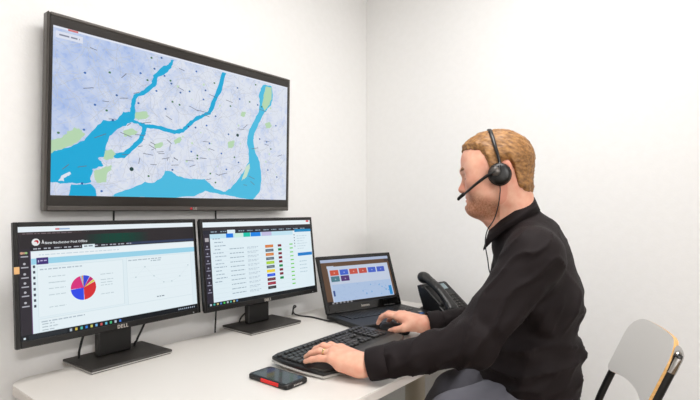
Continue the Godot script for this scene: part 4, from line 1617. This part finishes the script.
	hair.mod = func(p: Vector3, d: float) -> float:
		var f := -p.z
		var above := p.y - hairline(f)
		# lift off the skull grows away from the hairline; locks run back and down
		var tk := 0.0105 * clampf(above / 0.022 + 0.15, 0.0, 1.0)
		tk *= lerpf(0.7, 1.0, smoothstep(-0.03, 0.05, p.y))
		var lock := strands.get_noise_3d(p.x * 90.0, (p.y - f * 0.5) * 120.0, (f + p.y) * 28.0) * 0.0022
		var tuft := strands.get_noise_3d(p.x * 45.0 + 9.0, (p.y - f * 0.4) * 45.0, f * 22.0) * 0.0028
		return maxf(d - tk - lock - tuft, -(above + lock * 2.0) * 0.8)
	var hn := Net.new()
	hn.build(hair, Vector3(-0.1, -0.08, -0.13), Vector3(0.1, 0.145, 0.13), 0.0029, head_xf)
	var h1: Color = rgb.call(178, 130, 74)
	var h2: Color = rgb.call(104, 68, 38)
	var hair_color := func(v: Vector3) -> Color:
		var p: Vector3 = inv * v
		var n := strands.get_noise_3d(p.x * 110.0, (p.y + p.z * 0.5) * 130.0, (p.y - p.z) * 30.0)
		return h2.lerp(h1, clampf(0.5 + 0.9 * n, 0.0, 1.0))
	var hair_mat := StandardMaterial3D.new()
	hair_mat.resource_name = "hair"
	hair_mat.vertex_color_use_as_albedo = true
	hair_mat.roughness = 0.55
	put("hair", hn.mesh(hair_color), hair_mat, t).set_meta("label", "short ginger-brown hair")
	var brow_mat := StandardMaterial3D.new()
	brow_mat.resource_name = "brow_hair"
	brow_mat.albedo_color = Color(0.47, 0.32, 0.2)
	brow_mat.roughness = 0.7
	var lash_mat := StandardMaterial3D.new()
	lash_mat.resource_name = "lash"
	lash_mat.albedo_color = Color(0.3, 0.2, 0.15)
	lash_mat.roughness = 0.7
	var plain := func(_v: Vector3) -> Color:
		return Color.WHITE
	for s in [-1, 1]:
		var bw := Field.new()
		bw.limb(sf(s * 0.012, 0.006, 0.1025), sf(s * 0.033, 0.0105, 0.0985), 0.0042, 0.004, 0.004)
		bw.limb(sf(s * 0.033, 0.0105, 0.0985), sf(s * 0.054, 0.006, 0.084), 0.004, 0.0024, 0.004)
		bw.mod = func(p: Vector3, d: float) -> float:
			return d - strands.get_noise_3d(p.x * 260.0, p.y * 160.0, p.z * 160.0) * 0.0012
		var bn := Net.new()
		var b0 := sf(s * 0.032, 0.007, 0.092)
		bn.build(bw, b0 - Vector3(0.032, 0.014, 0.026), b0 + Vector3(0.032, 0.014, 0.026), 0.0018, head_xf)
		put("eyebrow", bn.mesh(plain), brow_mat, t)
		var ec := sf(s * 0.031, -0.0145, 0.0815)
		var lp := PackedVector3Array()
		for k in 11:
			var u := lerpf(-1.0, 1.0, k / 10.0)
			var dir := Vector3(u * 0.85, -0.34 - 0.16 * (1.0 - u * u), -0.8).normalized()
			lp.append(head_xf * (ec + dir * Vector3(0.0128, 0.0114, 0.0128)))
		var ls := begin()
		tube(ls, lp, 0.0009, -1.0, 6)
		part("eyelashes", ls, lash_mat, t)
	make_shirt(t, lroot, rroot)
	make_trousers(t)
	# wedding ring on the left ring finger
	var ra: Vector3 = lroot * (Vector3(-0.0125, 0.0165, -0.105) * 1.1)
	var rb: Vector3 = lroot * (Vector3(-0.0138, 0.0168, -0.124) * 1.1)
	var st := begin()
	var ax := (rb - ra).normalized()
	var side := ax.cross(Vector3.UP).normalized()
	lathe(st, [Vector2(0.0104, -0.0025), Vector2(0.0119, -0.002), Vector2(0.0121, 0), Vector2(0.0119, 0.002), Vector2(0.0104, 0.0025)], 24, Transform3D(Basis(side, ax, side.cross(ax)), (ra + rb) / 2))
	part("ring", st, M.gold, t).set_meta("label", "thin gold ring on a finger of the left hand")

func make_shirt(t: Node3D, lroot: Transform3D, rroot: Transform3D) -> void:
	var f := Field.new()
	body_prims(f, 0.0)
	f.limb(LS + Vector3(-0.012, -0.005, 0), LE, 0.074, 0.061, 0.05)
	f.limb(LE, LE.lerp(LW, 0.88), 0.061, 0.043, 0.03)
	f.limb(RS + Vector3(0.012, -0.005, 0), RE, 0.072, 0.06, 0.05)
	f.limb(RE, RE.lerp(RW, 0.88), 0.056, 0.04, 0.03)
	f.limb(sf(-0.02, 1.08, 0.045), sf(-0.038, 1.135, 0.072), 0.062, 0.056, 0.04)
	# folds: ridges at the waist, across the back and along the sleeve
	var ridges := [
		[sf(-0.17, 0.88, -0.01), sf(-0.05, 0.9, -0.102), 0.018], [sf(-0.05, 0.9, -0.102), sf(0.1, 0.895, -0.1), 0.018],
		[sf(-0.175, 0.80, 0.03), sf(-0.06, 0.785, -0.106), 0.016], [sf(-0.06, 0.785, -0.106), sf(0.09, 0.78, -0.106), 0.016],
		[sf(-0.165, 0.905, 0.0), sf(-0.09, 0.925, -0.1), 0.018],
		[sf(-0.175, 0.74, 0.05), sf(-0.09, 0.715, -0.1), 0.015],
		[sf(-0.165, 0.69, 0.06), sf(-0.11, 0.665, -0.08), 0.014],
		[sf(-0.245, 0.99, 0.02), sf(-0.3, 0.9, 0.11), 0.016], [sf(-0.235, 1.0, 0.075), sf(-0.29, 0.93, 0.13), 0.014],
		[sf(-0.31, 0.88, 0.16), sf(-0.3, 0.83, 0.22), 0.015], [sf(-0.3, 0.9, 0.19), sf(-0.31, 0.84, 0.26), 0.014],
		[sf(-0.29, 0.85, 0.28), sf(-0.315, 0.8, 0.31), 0.013], [sf(-0.285, 0.83, 0.34), sf(-0.31, 0.79, 0.37), 0.012]]
	for r in ridges:
		f.limb(r[0], r[1], r[2], r[2] * 0.7, 0.035)
	var nz := FastNoiseLite.new()
	nz.seed = 17
	nz.frequency = 1.0
	nz.fractal_type = FastNoiseLite.FRACTAL_NONE
	f.mod = func(p: Vector3, d: float) -> float:
		# cloth creases: broad slanting ripples, stronger at waist and elbows
		var waist := clampf((0.96 - p.y) / 0.12, 0.0, 1.0) * clampf((p.z + 0.2) / 0.1, 0.0, 1.0)
		var sleeve := clampf((-0.2 - p.x) / 0.05, 0.0, 1.0)
		var a := nz.get_noise_3d(p.x * 3.0, (p.y - p.z * 0.25) * 11.0, p.z * 3.0)
		a = (pow(1.0 - absf(a), 3.0) - 0.75) * (0.002 + 0.0095 * waist * (1.0 - sleeve))
		var b := nz.get_noise_3d(p.x * 6.0 + 5.0, (p.y * 0.8 - p.z) * 12.0, (p.z + p.y) * 4.0)
		b = (pow(1.0 - absf(b), 5.0) - 0.6) * (0.003 + 0.006 * sleeve)
		var hem := 0.622 - 0.12 * clampf(p.z, -0.3, 0.12) + 0.06 * clampf(-p.z / 0.17, 0.0, 1.0)
		return maxf(d - a - b, (hem - p.y) * 0.9)
	var n := Net.new()
	n.build(f, Vector3(-0.42, 0.55, -0.5), Vector3(0.4, 1.26, 0.22), 0.006)
	var plain := func(_v: Vector3) -> Color:
		return Color.WHITE
	var cloth := StandardMaterial3D.new()
	cloth.resource_name = "black_cotton"
	cloth.albedo_color = Color(0.125, 0.103, 0.106)
	cloth.roughness = 0.66
	cloth.rim_enabled = true
	cloth.rim = 0.08
	cloth.metallic_specular = 0.25
	var weave := NoiseTexture2D.new()
	weave.width = 256
	weave.height = 256
	weave.seamless = true
	weave.as_normal_map = true
	var wn := FastNoiseLite.new()
	wn.seed = 5
	wn.frequency = 0.25
	weave.noise = wn
	cloth.normal_enabled = true
	cloth.normal_texture = weave
	cloth.normal_scale = 0.25
	cloth.uv1_triplanar = true
	cloth.uv1_scale = Vector3.ONE * 14.0
	var shirt := put("shirt", n.mesh(plain), cloth, t)
	# cuffs
	for pair in [[LE, LW], [RE, RW]]:
		var a: Vector3 = pair[0].lerp(pair[1], 0.8)
		var b: Vector3 = pair[0].lerp(pair[1], 0.975)
		var ax := (b - a).normalized()
		var sd := ax.cross(Vector3.UP).normalized()
		var l := a.distance_to(b)
		var st := begin()
		lathe(st, [Vector2(0.046, -0.004), Vector2(0.0495, 0.0), Vector2(0.0495, l * 0.5), Vector2(0.0475, l - 0.002), Vector2(0.0462, l), Vector2(0.0445, l - 0.001), Vector2(0.043, l * 0.2)], 28, Transform3D(Basis(sd, ax, sd.cross(ax)) * Basis().scaled(Vector3(1.0, 1.0, 0.88)), a))
		var cuff := part("cuff", st, cloth, shirt)
	# collar: a folded band round the neck, points in front
	var st := begin()
	var c := sf(-0.04, 1.187, 0.066)
	var m := 48
	var top := PackedVector3Array()
	var low := PackedVector3Array()
	var inn := PackedVector3Array()
	for i in m + 1:
		var ph := lerpf(-2.85, 2.85, float(i) / m)
		var front := clampf((absf(ph) - 1.9) / 0.95, 0.0, 1.0)
		var rd := Vector3(sin(ph), 0, cos(ph))
		var tp := c + Vector3(rd.x * 0.067, 0.044 * cos(ph), rd.z * 0.064)
		top.append(tp)
		low.append(tp + Vector3(rd.x * (0.014 + 0.004 * front), -0.036 - 0.034 * front, rd.z * (0.016 + 0.006 * front)) + Vector3(-rd.x * 0.016 * front * 1.2 * 0.0, 0, 0))
		inn.append(tp + Vector3(-rd.x * 0.003, -0.038, -rd.z * 0.003))
	st.set_smooth_group(9)
	for i in m:
		var o := (top[i] - c) * Vector3(1, 0, 1)
		var up := Vector3.UP * 0.0025
		quad(st, top[i] + up, top[i + 1] + up, low[i + 1], low[i], o)
		var th := o.normalized() * -0.0025
		quad(st, top[i] + th, top[i + 1] + th, low[i + 1] + th, low[i] + th, -o)
		quad(st, low[i], low[i + 1], low[i + 1] + th, low[i] + th, Vector3.DOWN)
		quad(st, top[i] + up, top[i + 1] + up, inn[i + 1], inn[i], -o)
	for e in [0, m]:
		var o2 := (top[e] - c) * Vector3(1, 0, 1)
		var th2 := o2.normalized() * -0.0025
		quad(st, top[e], low[e], low[e] + th2, top[e] + th2, Vector3(0, 0, -1))
	part("collar", st, cloth, shirt)
	# front buttons
	for i in 4:
		st = begin()
		var y := 1.04 - i * 0.085
		lathe(st, [Vector2(0.0001, 0.002), Vector2(0.0045, 0.002), Vector2(0.0055, 0.0)], 14, turned(Vector3.RIGHT, -PI / 2, sf(-0.01, y, [0.116, 0.128, 0.145, 0.162][i])))
		part("button", st, M.case_black, shirt)

func make_trousers(t: Node3D) -> void:
	var f := Field.new()
	f.limb(sf(-0.02, 0.6, 0.0), sf(0.02, 0.6, 0.0), 0.118, 0.118, 0.05, Vector3.RIGHT, 1.35)
	f.limb(sf(0, 0.6, 0.02), sf(0, 0.68, 0.012), 0.118, 0.122, 0.05, Vector3.RIGHT, 1.2)
	for s in [-1, 1]:
		f.limb(sf(s * 0.095, 0.6 - 0.01 * s, 0.07), sf(s * 0.14, 0.56 - 0.012 * s, 0.22), 0.112, 0.096, 0.04)
		f.limb(sf(s * 0.14, 0.56 - 0.012 * s, 0.22), sf(s * 0.15, 0.41, 0.35), 0.096, 0.07, 0.04)
		f.limb(sf(s * 0.15, 0.41, 0.35), sf(s * 0.15, 0.13, 0.34), 0.07, 0.06, 0.03)
	var nz := FastNoiseLite.new()
	nz.seed = 27
	nz.frequency = 1.0
	f.mod = func(p: Vector3, d: float) -> float:
		var a := nz.get_noise_3d(p.x * 24.0, p.y * 18.0, p.z * 14.0) * 0.005
		return maxf(maxf(d - a, 0.09 - p.y), 0.49 - p.y if p.z > -0.2 and p.y > 0.3 else -1.0)
	var n := Net.new()
	n.build(f, Vector3(-0.3, 0.06, -0.54), Vector3(0.3, 0.82, 0.2), 0.01)
	var plain := func(_v: Vector3) -> Color:
		return Color.WHITE
	var cloth := StandardMaterial3D.new()
	cloth.resource_name = "grey_wool"
	cloth.albedo_color = Color(0.39, 0.39, 0.425)
	cloth.roughness = 0.8
	cloth.rim_enabled = true
	cloth.rim = 0.2
	put("trousers", n.mesh(plain), cloth, t).set_meta("label", "grey trousers")
	for s in [-1, 1]:
		var g := Field.new()
		g.limb(sf(s * 0.15, 0.06, 0.325), sf(s * 0.155, 0.04, 0.49), 0.045, 0.036, 0.03, Vector3.RIGHT, 0.95)
		g.limb(sf(s * 0.15, 0.06, 0.325), sf(s * 0.15, 0.12, 0.335), 0.044, 0.046, 0.03)
		g.floor_y = 0.002
		var sn := Net.new()
		sn.build(g, Vector3(s * 0.15 - 0.07, -0.01, -0.56), Vector3(s * 0.15 + 0.07, 0.19, -0.24), 0.008)
		put("shoe", sn.mesh(plain), M.leather, t)

# ---------------------------------------------------------------- headset
func make_headset() -> void:
	var person := Transform3D(Basis(Vector3.UP, 0.418), Vector3(1.493, 0, 1.130))
	var at := person * HEAD_AT
	var t := thing("headset", "black telephone headset with a long boom microphone on the man's head", "headset", at, 0.418)
	# band: a flat strip over the crown, in a plane leaning slightly
	var st := begin()
	st.set_smooth_group(2)
	var n := 40
	var rows := []
	for i in n + 1:
		var a := lerpf(-0.12, PI + 0.12, float(i) / n)
		var r := Vector2(0.0925, 0.106)
		var c := Vector3(-cos(a) * r.x, 0.021 + sin(a) * r.y, lerpf(0.004, -0.022, pow(maxf(sin(a), 0.0), 1.0)))
		var o := Vector3(-cos(a) / r.x, sin(a) / r.y, 0).normalized()
		var wd := lerpf(0.0042, 0.0062, maxf(sin(a), 0.0))
		rows.append([c + Vector3(0, 0, -wd), c + o * 0.0022 + Vector3(0, 0, -wd * 0.7), c + o * 0.0022 + Vector3(0, 0, wd * 0.7), c + Vector3(0, 0, wd), c - o * 0.001 + Vector3(0, 0, wd * 0.7), c - o * 0.001 - Vector3(0, 0, wd * 0.7), o])
	for i in n:
		var p: Array = rows[i]
		var q: Array = rows[i + 1]
		var o: Vector3 = p[6]
		var outs := [o + Vector3(0, 0, -1), o, o + Vector3(0, 0, 1), -o + Vector3(0, 0, 1), -o, -o + Vector3(0, 0, -1)]
		for k in 6:
			quad(st, p[k], p[(k + 1) % 6], q[(k + 1) % 6], q[k], outs[k])
	part("headband", st, M.black_plastic, t)
	for s in [-1, 1]:
		var out := Basis(Vector3(0, 0, 1), -s * PI / 2)  # local y points outwards from the ear
		var ear := Transform3D(out * Basis(Vector3.UP, 0.0), Vector3(s * 0.081, -0.013, 0.004))
		st = begin()
		lathe(st, [Vector2(0.014, -0.004), Vector2(0.024, -0.005), Vector2(0.031, 0.001), Vector2(0.0325, 0.007), Vector2(0.03, 0.013), Vector2(0.022, 0.015)], 32, ear)
		part("ear_cushion", st, M.foam, t)
		st = begin()
		lathe(st, [Vector2(0.03, 0.01), Vector2(0.0305, 0.015), Vector2(0.028, 0.02), Vector2(0.018, 0.023), Vector2(0.0001, 0.0235)], 32, ear)
		var cup := part("ear_cup", st, M.black_plastic, t)
		# yoke joining cup and band
		st = begin()
		tube(st, smooth_path([Vector3(s * 0.093, 0.02, 0.004), Vector3(s * 0.1, 0.006, 0.003), Vector3(s * 0.103, -0.006, 0.0)], 5), 0.0048, 0.006, 8)
		part("yoke", st, M.black_plastic, t)
		if s == -1:
			st = begin()
			lathe(st, [Vector2(0.0135, 0.02), Vector2(0.0135, 0.028), Vector2(0.011, 0.031), Vector2(0.0001, 0.0318)], 24, Transform3D(out, Vector3(s * 0.081, -0.006, -0.008)))
			part("pivot", st, M.rim_grey, cup)
			st = begin()
			var bp := smooth_path([Vector3(-0.108, -0.006, -0.008), Vector3(-0.107, -0.018, -0.03), Vector3(-0.099, -0.04, -0.06), Vector3(-0.084, -0.06, -0.084), Vector3(-0.068, -0.073, -0.101)], 6)
			tube(st, bp, 0.0052, 0.0028, 10)
			part("boom", st, M.black_plastic, t)
			st = begin()
			tube(st, smooth_path([Vector3(-0.076, -0.067, -0.094), Vector3(-0.062, -0.0775, -0.107), Vector3(-0.055, -0.082, -0.111)], 5), 0.0052, 0.0042, 12)
			part("microphone", st, M.foam, t)
			st = begin()
			tube(st, smooth_path([Vector3(-0.092, -0.042, 0.004), Vector3(-0.09, -0.06, 0.005), Vector3(-0.084, -0.1, 0.0), Vector3(-0.084, -0.14, -0.012), Vector3(-0.088, -0.17, -0.03), Vector3(-0.094, -0.205, -0.036), Vector3(-0.092, -0.25, -0.03), Vector3(-0.07, -0.3, -0.02), Vector3(-0.04, -0.36, 0.02)], 8), 0.0016, -1.0, 6)
			part("cord", st, M.cable, t)
